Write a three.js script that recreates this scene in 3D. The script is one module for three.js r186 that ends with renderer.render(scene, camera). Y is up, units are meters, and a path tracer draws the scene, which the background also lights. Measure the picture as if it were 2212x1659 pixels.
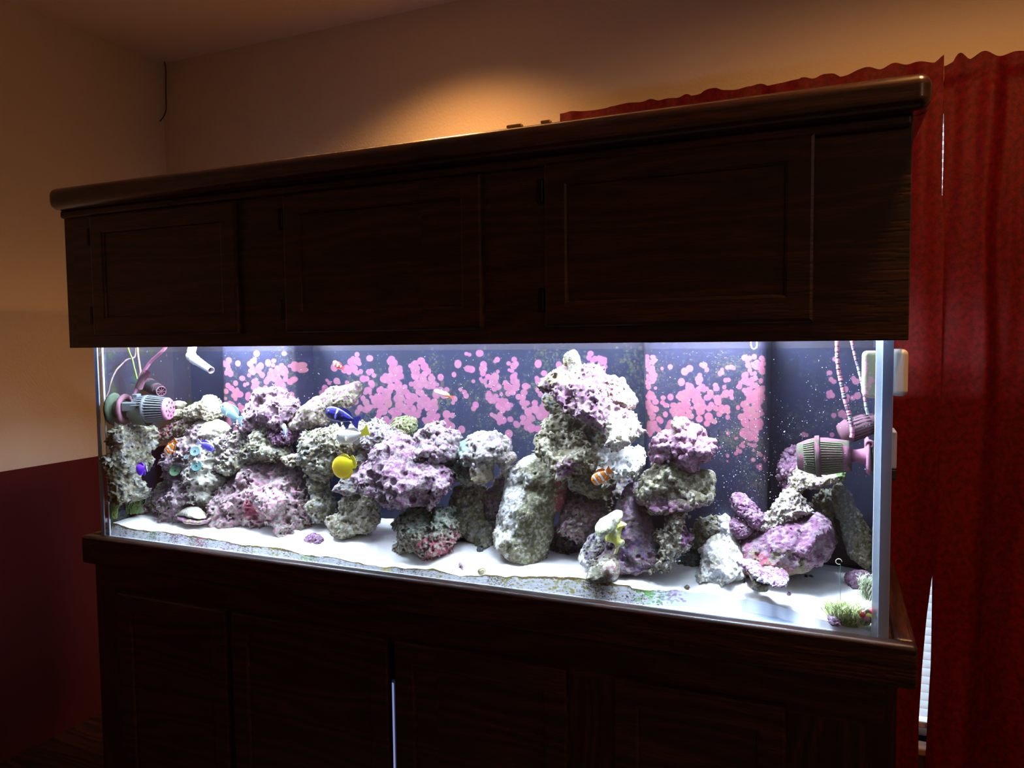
import * as THREE from 'three';
import { RoundedBoxGeometry } from 'three/addons/geometries/RoundedBoxGeometry.js';
import { mergeGeometries } from 'three/addons/utils/BufferGeometryUtils.js';
import { RectAreaLightUniformsLib } from 'three/addons/lights/RectAreaLightUniformsLib.js';
import { createNoise3D } from 'simplex-noise';

RectAreaLightUniformsLib.init();
const V = (x, y, z) => new THREE.Vector3(x, y, z);
function rng(a) { return () => { a = (a + 0x6D2B79F5) | 0; let t = Math.imul(a ^ (a >>> 15), 1 | a); t = (t + Math.imul(t ^ (t >>> 7), 61 | t)) ^ t; return ((t ^ (t >>> 14)) >>> 0) / 4294967296; }; }
const noise = createNoise3D(rng(7));
const clamp = (x, a = 0, b = 1) => Math.min(b, Math.max(a, x));
const smooth = (a, b, x) => { const t = clamp((x - a) / (b - a)); return t * t * (3 - 2 * t); };
const lerp = (a, b, t) => a + (b - a) * t;

// ---------------------------------------------------------------- camera, sky, lights, exposure
// x runs along the tank from its left end, y up from the tank's floor, z from its front glass towards the room
const scene = new THREE.Scene();
scene.background = new THREE.Color(3.6, 4.0, 4.8);
const FOCAL = 1607.2;
const camera = new THREE.PerspectiveCamera(2 * Math.atan(829.5 / FOCAL) * 180 / Math.PI, 2212 / 1659, 0.02, 60);
camera.position.set(1.7392, 0.4889, 1.3366);
camera.rotation.set(-0.0569, 0.40434, -0.0105, 'YXZ');
camera.updateMatrixWorld(true);
const renderer = new THREE.WebGLRenderer({ antialias: true });
renderer.toneMapping = THREE.LinearToneMapping;
renderer.toneMappingExposure = 1.0;
renderer.shadowMap.enabled = true;
const TANK_LIGHT = new THREE.Color().setRGB(0.85, 0.885, 1.0);
const WARM = new THREE.Color().setRGB(1.0, 0.47, 0.15);
const LAMPS = [[0.32, 0.615, -0.155, 0.17, 0.12, 270], [0.93, 0.70, -0.075, 1.56, 0.055, 170], [1.53, 0.615, -0.155, 0.17, 0.12, 270]];   // x, y, z, width, depth, brightness: two pendants over the overflow boxes, one long tube lamp
const CANS = [[0.62, -0.52, 10.5, 1.16, 0.8], [2.08, 0.13, 6.8, 1.5, 0.3]];   // x, z, brightness, half angle and softness of the two ceiling downlights
const ROOM_LAMP = [3.3, 1.32, 2.3, 0.5];

// a place on the photograph's sight line at a given depth: where things are measured from
const rot = new THREE.Matrix4().extractRotation(camera.matrixWorld);
function sight(px, py, axis, value) {
  const d = V((px - 1106) / FOCAL, -(py - 829.5) / FOCAL, -1).applyMatrix4(rot), c = camera.position;
  return c.clone().addScaledVector(d, (value - c[axis]) / d[axis]);
}
const SX = (px, py, x) => sight(px, py, 'x', x), SZ = (px, py, z) => sight(px, py, 'z', z);

// ---------------------------------------------------------------- helpers
const used = {};
function numbered(name) { const n = used[name] = (used[name] ?? -1) + 1; return n ? `${name}_${String(n).padStart(3, '0')}` : name; }
function tag(o, label, category, group) { Object.assign(o.userData, { label, category }); if (group) o.userData.group = group; return o; }
function top(o, name) { o.name = numbered(name); scene.add(o); o.traverse((m) => { if (m.isMesh) { m.castShadow = m.receiveShadow = true; } }); return o; }
function thing(name, label, category, pos, group) { const o = new THREE.Group(); if (pos) o.position.copy(pos); o.name = numbered(name); scene.add(o); return tag(o, label, category, group); }
function part(parent, name, geo, mat) { const m = new THREE.Mesh(geo, mat); m.name = name; m.castShadow = m.receiveShadow = true; parent.add(m); return m; }
function structure(name, geo, mat) { const m = top(new THREE.Mesh(geo, mat), name); m.userData.kind = 'structure'; return m; }
const std = (c, rough = 0.7, more = {}) => new THREE.MeshStandardMaterial({ color: Array.isArray(c) ? new THREE.Color().setRGB(...c) : c, roughness: rough, ...more });
const phys = (c, rough, more) => new THREE.MeshPhysicalMaterial({ color: Array.isArray(c) ? new THREE.Color().setRGB(...c) : c, roughness: rough, ...more });
function uvBox(g, turn = false) {              // uv in metres, by the way each face looks
  if (!g.attributes.normal) g.computeVertexNormals();
  const p = g.attributes.position, n = g.attributes.normal, uv = new Float32Array(p.count * 2);
  for (let i = 0; i < p.count; i++) {
    const ax = Math.abs(n.getX(i)), ay = Math.abs(n.getY(i)), az = Math.abs(n.getZ(i));
    let u = p.getX(i), v = p.getY(i);
    if (ax > ay && ax > az) { u = p.getZ(i); v = p.getY(i); } else if (ay > az) { u = p.getX(i); v = p.getZ(i); }
    uv[2 * i] = turn ? v : u; uv[2 * i + 1] = turn ? u : v;
  }
  g.setAttribute('uv', new THREE.BufferAttribute(uv, 2));
  return g;
}
function slab(x0, x1, y0, y1, z0, z1, r = 0, turn = false) {
  const g = r ? new RoundedBoxGeometry(x1 - x0, y1 - y0, z1 - z0, 3, r) : new THREE.BoxGeometry(x1 - x0, y1 - y0, z1 - z0);
  g.translate((x0 + x1) / 2, (y0 + y1) / 2, (z0 + z1) / 2);
  return uvBox(g, turn);
}
function canvas(w, h, draw, srgb = true) {
  const c = document.createElement('canvas'); c.width = w; c.height = h;
  draw(c.getContext('2d'), w, h);
  const t = new THREE.CanvasTexture(c); if (srgb) t.colorSpace = THREE.SRGBColorSpace;
  t.wrapS = t.wrapT = THREE.RepeatWrapping; return t;
}
function noiseImage(ctx, w, h, fn) {
  const im = ctx.createImageData(w, h), d = im.data;
  for (let y = 0; y < h; y++) for (let x = 0; x < w; x++) { const c = fn(x, y), i = 4 * (y * w + x); d[i] = c[0]; d[i + 1] = c[1]; d[i + 2] = c[2]; d[i + 3] = 255; }
  ctx.putImageData(im, 0, 0);
}
const ring = (x, y, w, h, k) => { const a = x / w * 2 * Math.PI, b = y / h * 2 * Math.PI; return [Math.cos(a) * k + Math.cos(b) * k * 0.7, Math.sin(a) * k + 9, Math.sin(b) * k]; };  // tiles seamlessly enough
const tube = (pts, r, seg = 24, sides = 8) => new THREE.TubeGeometry(new THREE.CatmullRomCurve3(pts, false, 'centripetal'), seg, r, sides);

// ---------------------------------------------------------------- materials
const woodMap = canvas(1024, 1024, (c, w, h) => {
  const r = rng(11);
  noiseImage(c, w, h, (x, y) => {
    const warp = noise(x * 0.0022, y * 0.006, 3) * 26 + noise(x * 0.006, y * 0.02, 9) * 6;
    const g = 0.5 + 0.5 * Math.sin((y + warp) * 0.16 + noise(x * 0.001, y * 0.012, 1) * 5);
    const pore = noise(x * 0.012, y * 0.55, 5) > 0.38 ? 0.62 : 1;
    const k = (0.68 + 0.5 * g) * pore * (0.92 + 0.16 * noise(x * 0.02, y * 0.3, 2));
    return [62 * k, 33 * k, 23 * k];
  });
});
const woodBump = canvas(512, 512, (c, w, h) => noiseImage(c, w, h, (x, y) => { const k = noise(x * 0.02, y * 1.0, 5) > 0.35 ? 60 : 160 + 30 * noise(x * 0.01, y * 0.2, 1); return [k, k, k]; }), false);
const wood = new THREE.MeshPhysicalMaterial({ map: woodMap, bumpMap: woodBump, bumpScale: 0.0008, roughness: 0.42, clearcoat: 0.25, clearcoatRoughness: 0.35 });
const glossWood = new THREE.MeshPhysicalMaterial({ map: woodMap, bumpMap: woodBump, bumpScale: 0.0003, roughness: 0.30, clearcoat: 1.0, clearcoatRoughness: 0.14 });
const wallBump = canvas(512, 512, (c, w, h) => noiseImage(c, w, h, (x, y) => { const k = 128 + 60 * noise(...ring(x, y, w, h, 6)) + 40 * noise(...ring(x, y, w, h, 20)); return [k, k, k]; }), false);
wallBump.repeat.set(2, 2);
const paint = (c, rough = 0.85) => std(c, rough, { bumpMap: wallBump, bumpScale: 0.0012 });
const tanPaint = paint([0.60, 0.50, 0.40]), ceilingPaint = paint([0.80, 0.66, 0.59]), redPaint = paint([0.075, 0.0015, 0.003], 0.95), oakFloor = new THREE.MeshStandardMaterial({ map: woodMap, roughness: 0.5, color: 0xffffff });
const pane = phys([0.95, 0.985, 0.98], 0.02, { transmission: 1, thickness: 0, ior: 1.5 });
const waterMat = phys([0.90, 0.94, 1.0], 0.01, { transmission: 1, thickness: 0, ior: 1.1 });
const glassEdge = phys([0.42, 0.56, 0.74], 0.45, { transmission: 0.35, thickness: 0 });
const silicone = phys([0.92, 0.95, 0.98], 0.5, { transmission: 0.45, thickness: 0 });

// ---------------------------------------------------------------- the room
const X0 = -0.79, X1 = 4.2, ZB = -0.97, ZF = 3.6, Y0 = -0.90, Y1 = 1.64, T = 0.12;
const WIN = [1.30, 2.75, -0.64, 1.12];
structure('floor', slab(X0 - T, X1 + T, Y0 - T, Y0, ZB - T, ZF + T), oakFloor);
structure('ceiling', slab(X0 - T, X1 + T, Y1, Y1 + T, ZB - T, ZF + T), ceilingPaint);
const wallBack = structure('wall_back', slab(X0 - T, WIN[0], Y0, Y1, ZB - T, ZB), tanPaint);
part(wallBack, 'wall_segment', slab(WIN[1], X1 + T, Y0, Y1, ZB - T, ZB), tanPaint);
part(wallBack, 'wall_segment', slab(WIN[0], WIN[1], WIN[3], Y1, ZB - T, ZB), tanPaint);
part(wallBack, 'wall_segment', slab(WIN[0], WIN[1], Y0, WIN[2], ZB - T, ZB), tanPaint);
const RED = 0.075;
const wallLeft = structure('wall_left', slab(X0 - T, X0, RED, Y1, ZB, ZF), tanPaint);
part(wallLeft, 'dado', slab(X0 - T, X0, Y0, RED, ZB, ZF), redPaint).userData.label = 'dark red painted lower wall';
structure('wall_right', slab(X1, X1 + T, Y0, Y1, ZB, ZF), tanPaint);
structure('wall_front', slab(X0 - T, X1 + T, Y0, Y1, ZF, ZF + T), tanPaint);
// the window behind the curtains
const white = std([0.75, 0.76, 0.78], 0.45);
const win = structure('window_1', mergeGeometries([
  slab(WIN[0], WIN[0] + 0.05, WIN[2], WIN[3], ZB - 0.09, ZB - 0.03, 0.004), slab(WIN[1] - 0.05, WIN[1], WIN[2], WIN[3], ZB - 0.09, ZB - 0.03, 0.004),
  slab(WIN[0], WIN[1], WIN[3] - 0.05, WIN[3], ZB - 0.09, ZB - 0.03, 0.004), slab(WIN[0], WIN[1], WIN[2], WIN[2] + 0.04, ZB - 0.09, ZB - 0.03, 0.004)]), white);
part(win, 'window_pane', slab(WIN[0] + 0.05, WIN[1] - 0.05, WIN[2] + 0.04, WIN[3] - 0.05, ZB - 0.062, ZB - 0.058), pane);
part(win, 'window_sill', slab(WIN[0] - 0.05, WIN[1] + 0.05, WIN[2] - 0.022, WIN[2], ZB - 0.1, ZB + 0.045, 0.006), std([0.30, 0.17, 0.09], 0.5));
structure('ground', slab(-6, 12, Y0 - 0.4, Y0 - 0.3, -16, ZB - T - 0.02), std([0.52, 0.52, 0.5], 0.9));

// ---------------------------------------------------------------- blinds and curtains
const blinds = thing('window_blinds', 'white horizontal slat blinds showing in the gap between the red curtains', 'blinds', V((WIN[0] + WIN[1]) / 2, WIN[3], ZB - 0.008));
const slatMat = phys([0.86, 0.88, 0.9], 0.6, { transmission: 0.6, thickness: 0, side: THREE.DoubleSide });
{
  const w = WIN[1] - WIN[0] - 0.03, g = new THREE.BoxGeometry(w, 0.0022, 0.026); g.rotateX(0.75);
  const bottom = -0.60 - WIN[3];
  part(blinds, 'head_rail', slab(-w / 2, w / 2, -0.04, 0, -0.016, 0.016, 0.004), white);
  for (let y = -0.055; y > bottom + 0.02; y -= 0.0232) part(blinds, 'slat', g, slatMat).position.y = y;
  part(blinds, 'bottom_rail', slab(-w / 2, w / 2, bottom, bottom + 0.018, -0.014, 0.014, 0.004), std([0.5, 0.5, 0.5], 0.5));
}
const curtainMap = canvas(1024, 1024, (c, w, h) => {
  noiseImage(c, w, h, (x, y) => {
    const a = noise(x * 0.02, y * 0.02, 1) * 0.5 + noise(x * 0.06, y * 0.06, 2) * 0.35 + noise(x * 0.2, y * 0.2, 3) * 0.25;
    const d1 = Math.abs(((x + y) % 64) - 32), d2 = Math.abs(((x - y + 2048) % 64) - 32);
    const st = Math.min(d1, d2) < 1.6 ? 0.90 : 1;
    const k = (1 + 0.34 * a) * st;
    return [88 * k, 1 + 1 * k, 2 + 2 * k];
  });
});
curtainMap.repeat.set(2.2, 2.2);
const cloth = phys(0xffffff, 0.66, { map: curtainMap, side: THREE.DoubleSide, specularIntensity: 0.4 });
function curtain(label, left, right, seed, amp) {           // left(y), right(y) give the edges at a height
  const nx = 150, ny = 90, yTop = 1.200, yBot = -0.86, pos = [], uv = [], idx = [];
  for (let j = 0; j <= ny; j++) for (let i = 0; i <= nx; i++) {
    const s = i / nx, t = j / ny;
    const ruffle = lerp(0.4, 1.3, seed > 3 ? 1 : s) * (0.009 * noise(s * 11, seed, 0) + 0.014 * Math.max(0, noise(s * 17, seed, 4)));
    const y0 = yTop + ruffle + 0.003 * Math.sin(s * 30 + seed), y = lerp(y0, yBot, t * t * 0.4 + t * 0.6);
    const l = left(y), r = right(y), x = lerp(l, r, s);
    const head = smooth(1.13, 1.16, y), w = (r - l);
    const ph = s * w / 0.165 * 2 * Math.PI + 1.2 * noise(s * 4, y * 0.7, seed) + seed;
    let z = ZB + 0.062 + (amp * Math.sin(ph) + amp * 0.35 * Math.sin(2.3 * ph + 1)) * lerp(1, 0.45, head) + 0.004 * noise(s * 14, y * 2.0, seed + 3);
    z -= 0.012 * Math.exp(-(((y - 1.140) / 0.010) ** 2));    // drawn in where the rod pocket is sewn
    pos.push(x, y, z); uv.push(s * w * 1.25, y);
  }
  for (let j = 0; j < ny; j++) for (let i = 0; i < nx; i++) { const a = j * (nx + 1) + i, b = a + nx + 1; idx.push(a, b, a + 1, a + 1, b, b + 1); }
  const g = new THREE.BufferGeometry();
  g.setAttribute('position', new THREE.Float32BufferAttribute(pos, 3)); g.setAttribute('uv', new THREE.Float32BufferAttribute(uv, 2)); g.setIndex(idx); g.computeVertexNormals();
  const m = top(new THREE.Mesh(g, cloth), 'curtain'); return tag(m, label, 'curtain', 'red curtains at the window');
}
const seam = (pts) => { const q = pts.map(([px, py]) => SZ(px, py, ZB + 0.062)); return (y) => { if (y >= q[0].y) return q[0].x; for (let i = 1; i < q.length; i++) if (y >= q[i].y) return lerp(q[i].x, q[i - 1].x, (y - q[i].y) / (q[i - 1].y - q[i].y)); return q[q.length - 1].x; }; };
const leftEdge = seam([[2039, 120], [2038, 190], [2036, 300], [2035, 420], [2040, 480], [2030, 900], [2016, 1225], [2002, 1330], [1992, 1440], [1984, 1560], [1983, 1659]]);
const rightEdge = seam([[2040, 120], [2040, 190], [2040, 300], [2037, 420], [2032, 480], [2022, 900], [2014, 1225], [2013, 1330], [2011, 1440], [2004, 1560], [2000, 1659]]);
curtain('dark red curtain hanging behind the tank, reaching to the gap with the blinds', () => 0.952, leftEdge, 1, 0.011);
curtain('dark red curtain at the right edge of the photo, right of the blinds gap', rightEdge, () => 2.78, 5, 0.013);
{
  const rod = thing('curtain_rod', 'thin curtain rod threaded through the red curtain tops', 'curtain rod', V(1.87, 1.150, ZB + 0.020));
  part(rod, 'pole', new THREE.CylinderGeometry(0.005, 0.005, 1.80, 12).rotateZ(Math.PI / 2), std([0.1, 0.08, 0.06], 0.4, { metalness: 0.8 }));
  for (const s of [-0.89, 0.89]) part(rod, 'bracket', slab(s - 0.008, s + 0.008, -0.015, 0.015, -0.019, 0.0), std([0.1, 0.08, 0.06], 0.4, { metalness: 0.8 }));
}
tag(top(new THREE.Mesh(tube([SZ(354, 121, ZB + 0.02), SZ(355, 131, ZB + 0.012), SZ(358, 150, ZB + 0.012), SZ(358, 200, ZB + 0.014), SZ(358, 240, ZB + 0.014), SZ(352, 254, ZB + 0.02), SZ(345, 262, ZB + 0.03)], 0.0022, 40, 6), std([0.03, 0.02, 0.015], 0.8)), 'wire'), 'short dark wire hanging in the wall corner below the ceiling', 'wire');

// ---------------------------------------------------------------- ceiling downlights and a lamp in the room
for (const [i, [x, z, I, cone, edge]] of CANS.entries()) {
  const can = thing('recessed_light', ['recessed ceiling downlight above the left half of the canopy', 'recessed ceiling downlight in front of the right end of the canopy'][i], 'ceiling light', V(x, Y1, z));
  part(can, 'trim_ring', new THREE.TorusGeometry(0.055, 0.008, 8, 32).rotateX(Math.PI / 2), white);
  part(can, 'bulb', new THREE.CylinderGeometry(0.045, 0.045, 0.004, 24).translate(0, -0.003, 0), std([0.9, 0.8, 0.6], 0.4, { emissive: WARM, emissiveIntensity: 8 }));
  const s = new THREE.SpotLight(WARM, I, 0, cone, edge, 2);
  s.position.set(0, -0.012, 0); s.target.position.set(0, -1.5, 0.0); s.castShadow = true; s.shadow.radius = 4; can.add(s, s.target);
}
{
  const [x, y, z, I] = ROOM_LAMP, l = thing('table_lamp', 'warm table lamp standing in the room behind the camera', 'lamp', V(x, Y0, z));
  part(l, 'pole', new THREE.CylinderGeometry(0.012, 0.012, y - Y0 - 0.1, 12).translate(0, (y - Y0 - 0.1) / 2, 0), std([0.1, 0.08, 0.06], 0.5));
  part(l, 'base', new THREE.CylinderGeometry(0.12, 0.14, 0.03, 24).translate(0, 0.015, 0), std([0.1, 0.08, 0.06], 0.5));
  part(l, 'bulb', new THREE.SphereGeometry(0.05, 16, 12).translate(0, y - Y0, 0), std([1, 0.9, 0.7], 0.5, { emissive: WARM, emissiveIntensity: 5 }));
  const p = new THREE.PointLight(new THREE.Color().setRGB(1, 0.64, 0.42), I); p.position.y = y - Y0; p.castShadow = true; p.shadow.radius = 2.4; l.add(p);
}

// ---------------------------------------------------------------- canopy
const bevel = 0.006;
function frameGeo(x0, x1, y0, y1, b, depth) {                // a door frame with a bevelled outer and inner edge
  const s = new THREE.Shape([[x0, y0], [x1, y0], [x1, y1], [x0, y1]].map((p) => new THREE.Vector2(...p)));
  s.holes.push(new THREE.Path([[x0 + b, y0 + b], [x0 + b, y1 - b], [x1 - b, y1 - b], [x1 - b, y0 + b]].map((p) => new THREE.Vector2(...p))));
  return uvBox(new THREE.ExtrudeGeometry(s, { depth: depth - bevel, bevelEnabled: true, bevelSize: bevel, bevelThickness: bevel, bevelOffset: -bevel, bevelSegments: 2 }));
}
function cabinetDoor(parent, x0, x1, y0, y1, z, hinge, border = 0.046) {
  const d = part(parent, 'door', frameGeo(x0, x1, y0, y1, border, 0.013).translate(0, 0, z), wood);
  part(d, 'door_panel', slab(x0 + border - 0.012, x1 - border + 0.012, y0 + border - 0.012, y1 - border + 0.012, z + 0.0005, z + 0.0075, 0.002), wood);
  if (hinge) for (const y of [y0 + 0.05, y1 - 0.05]) part(d, 'hinge', slab(hinge - 0.006, hinge + 0.006, y - 0.022, y + 0.022, z, z + 0.010, 0.003), std([0.02, 0.016, 0.012], 0.35, { metalness: 0.7 }));
}
const CB = 0.4845;
{
  const c = thing('aquarium_canopy', 'dark brown wooden canopy with three panelled doors over the tank', 'canopy', V(0.91, CB, 0.046));
  const o = new THREE.Group(); // parts are measured in tank coordinates
  c.position.set(0, 0, 0);
  part(c, 'front_panel', slab(-0.03, 1.85, CB, 0.835, 0.026, 0.044, 0.002), wood);
  part(c, 'side_panel', slab(-0.03, -0.012, CB, 0.835, -0.50, 0.026), wood);
  part(c, 'side_panel', slab(1.832, 1.85, CB, 0.835, -0.50, 0.026), wood);
  part(c, 'crown_molding', slab(-0.036, 1.872, 0.824, 0.877, 0.024, 0.084, 0.019), glossWood);
  part(c, 'crown_molding', slab(-0.036, 0.004, 0.824, 0.877, -0.50, 0.05, 0.014, true), glossWood);
  part(c, 'crown_molding', slab(1.832, 1.872, 0.824, 0.877, -0.50, 0.05, 0.014, true), glossWood);
  part(c, 'cove_strip', slab(-0.03, 1.85, 0.806, 0.826, 0.040, 0.056, 0.007), wood);
  part(c, 'lid', slab(-0.012, 1.832, 0.832, 0.846, -0.44, 0.026), wood);
  cabinetDoor(c, 0.074, 0.533, 0.514, 0.806, 0.044, 0.066);
  cabinetDoor(c, 0.663, 1.132, 0.513, 0.806, 0.044, 0.655);
  cabinetDoor(c, 1.257, 1.714, 0.515, 0.812, 0.044, 1.249);
  for (const [px, w, t] of [[1112, 0.024, 'wide flat brass clip on the canopy top beside the curtain end'], [1180, 0.012, 'small square brass clip on the canopy top next to the curtain end']]) {
    const q = SZ(px, 262, -0.02), k = thing('clip', t, 'clip', V(q.x, 0.846, -0.02));
    part(k, 'body', slab(-w / 2, w / 2, 0, 0.060, -0.004, 0.004, 0.002), std([0.7, 0.5, 0.25], 0.3, { metalness: 0.8 }));
    part(k, 'rim', slab(-w / 2 - 0.004, w / 2 + 0.004, 0.057, 0.063, -0.006, 0.006, 0.002), std([0.7, 0.5, 0.25], 0.3, { metalness: 0.8 }));
  }
}
// lamps hanging inside the canopy, hidden behind its front
for (const [i, [x, y, z, w, d, I]] of LAMPS.entries()) {
  const l = thing('aquarium_lamp', ['pendant aquarium lamp inside the canopy over the left overflow box', 'long aquarium tube lamp inside the canopy along its front', 'pendant aquarium lamp inside the canopy over the right overflow box'][i], 'lamp', V(x, y, z));
  part(l, 'housing', slab(-w / 2 - 0.02, w / 2 + 0.02, 0.004, 0.045, -d / 2 - 0.014, d / 2 + 0.014, 0.006), std([0.03, 0.03, 0.035], 0.4));
  part(l, 'lens', slab(-w / 2, w / 2, 0, 0.004, -d / 2, d / 2), std([0.9, 0.92, 1], 0.4, { emissive: TANK_LIGHT, emissiveIntensity: 4 }));
  for (const s of [-0.38 * w, 0.38 * w]) part(l, 'hanger', tube([V(s, 0.045, 0), V(s, 0.832 - y, 0)], 0.0015, 2, 6), std([0.4, 0.4, 0.4], 0.3, { metalness: 1 }));
  const a = new THREE.RectAreaLight(TANK_LIGHT, I, w, d); a.rotation.x = -Math.PI / 2; a.position.y = -0.003; l.add(a);
}

// ---------------------------------------------------------------- stand
{
  const s = thing('aquarium_stand', 'dark brown wooden cabinet stand with panelled doors under the tank', 'cabinet', V(0, 0, 0));
  const SL = -0.037, SR = 1.873, SB = -0.475, SF = 0.032, fz = 0.012;
  part(s, 'top_rim', slab(SL, SR, -0.072, 0.001, 0.004, SF, 0.008), wood);
  part(s, 'top_rim', slab(SL, -0.008, -0.072, 0.001, SB, 0.006, 0.008, true), wood);
  part(s, 'top_rim', slab(1.842, SR, -0.072, 0.001, SB, 0.006, 0.008, true), wood);
  part(s, 'deck', slab(-0.008, 1.842, -0.05, -0.0145, SB, 0.004), wood);
  part(s, 'side_panel', slab(-0.012, 0.006, Y0, -0.05, SB, fz, 0, true), wood);
  part(s, 'side_panel', slab(1.828, 1.846, Y0, -0.05, SB, fz, 0, true), wood);
  part(s, 'back_panel', slab(0.006, 1.828, Y0, -0.05, SB, SB + 0.012), wood);
  part(s, 'rail', slab(0.006, 1.828, -0.15, -0.05, -0.006, fz), wood);
  part(s, 'rail', slab(0.006, 1.828, Y0, Y0 + 0.09, -0.006, fz), wood);
  for (const [a, b] of [[0.006, 0.09], [0.42, 0.47], [1.27, 1.39], [1.665, 1.828]]) part(s, 'stile', slab(a, b, Y0 + 0.09, -0.15, -0.006, fz, 0, true), wood);
  for (const [a, b] of [[0.075, 0.437], [0.452, 0.8845], [0.8988, 1.285], [1.375, 1.679]]) cabinetDoor(s, a, b, Y0 + 0.07, -0.137, fz, 0, 0.05);
  // the light of the filter sump under the tank, seen through the gap of the two middle doors
  const l = thing('sump_lamp', 'bluish white strip light in the stand, seen through the gap between middle doors', 'lamp', V(0.80, -0.80, -0.12));
  part(l, 'housing', slab(-0.02, 0.02, 0, 0.50, -0.02, -0.004, 0.004), std([0.05, 0.05, 0.06], 0.5));
  part(l, 'tube', new THREE.CylinderGeometry(0.008, 0.008, 0.48, 12).translate(0, 0.25, 0.006), std([0.8, 0.85, 1], 0.5, { emissive: new THREE.Color().setRGB(0.45, 0.5, 1.0), emissiveIntensity: 0.5 }));
  const p = new THREE.PointLight(new THREE.Color().setRGB(0.5, 0.55, 1), 0.01); p.position.set(0, 0.25, 0.02); p.castShadow = true; l.add(p);
}

// ---------------------------------------------------------------- glass tank, water, background
const L = 1.83, HT = 0.53, D = -0.46, G = 0.012, ZP = -0.302;
const tank = thing('aquarium_tank', 'long rectangular glass aquarium tank glowing with white light', 'aquarium', V(0, 0, 0));
part(tank, 'front_pane', slab(G, L - G, -0.012, HT, -G, 0), pane);
part(tank, 'back_pane', slab(G, L - G, -0.012, HT, D, D + G), std([0.012, 0.013, 0.03], 0.4)).userData.label = 'back pane painted dark';
part(tank, 'left_pane', slab(0.001, G - 0.001, -0.012, HT, D, -0.004), pane);
part(tank, 'right_pane', slab(L - G + 0.001, L - 0.001, -0.012, HT, D, -0.004), pane);
part(tank, 'bottom_pane', slab(G, L - G, -0.0145, -0.010, D + G, -G), std([0.55, 0.62, 0.74], 0.7)).userData.label = 'bluish bottom pane';
part(tank, 'pane_edge', slab(0, G, -0.012, HT, -0.003, 0.0005, 0.001), glassEdge);
part(tank, 'pane_edge', slab(L - G - 0.001, L + 0.003, -0.012, HT, -0.003, 0.0005, 0.001), glassEdge);
part(tank, 'silicone_seam', slab(G + 0.0005, G + 0.003, -0.01, HT, -G - 0.004, -G - 0.0005), silicone);
part(tank, 'silicone_seam', slab(L - G - 0.010, L - G - 0.0005, -0.01, HT, -G - 0.006, -G - 0.0005), silicone);
part(tank, 'silicone_seam', slab(G + 0.0005, L - G - 0.0005, -0.0098, -0.006, -G - 0.004, -G - 0.0005), silicone);
const film = canvas(512, 512, (c, w, h) => {
  const r = rng(61);
  noiseImage(c, w, h, (x, y) => { const u = x / w, v = y / h, n = noise(x * 0.012, y * 0.008, 1) + 0.5 * noise(x * 0.04, y * 0.03, 2), k = smooth(-0.1, 0.5, n + (u > 0.80 ? 0.3 : -0.35) + (v > 0.78 ? 0.35 : 0) + (v > 0.3 ? 0.1 : -0.1)), g = 0.9 + 0.2 * noise(x * 0.15, y * 0.15, 3); return [lerp(34, 48, k) * g, lerp(40, 66, k) * g, lerp(62, 34, k) * g]; });
  for (let i = 0; i < 260; i++) { const s = r(); c.fillStyle = s < 0.5 ? 'rgba(120,130,120,0.5)' : 'rgba(40,70,30,0.5)'; c.beginPath(); c.ellipse(w * r(), h * r(), 1 + 3 * r(), 1 + 3 * r(), 0, 0, 7); c.fill(); }
});
for (const [x, turn, name] of [[G + 0.0008, 1, 'murky blue green algae film on the left pane'], [L - G - 0.0008, -1, 'murky blue green algae film on the right pane']]) { const g = new THREE.PlaneGeometry(-D - G - 0.019, HT - 0.02); g.rotateY(turn * Math.PI / 2); g.translate(x, 0.248, (D + G - 0.019) / 2); part(tank, 'algae_film', g, std(0xffffff, 0.5, { map: film, transparent: true, opacity: turn > 0 ? 0.55 : 0.9, side: THREE.DoubleSide })).userData.label = name; }
const water = top(new THREE.Mesh(slab(G + 0.001, L - G - 0.001, -0.009, 0.473, ZP + 0.001, -G - 0.001), waterMat), 'water');
tag(water, 'clear saltwater filling the glass tank', 'water'); water.userData.kind = 'stuff';

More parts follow.
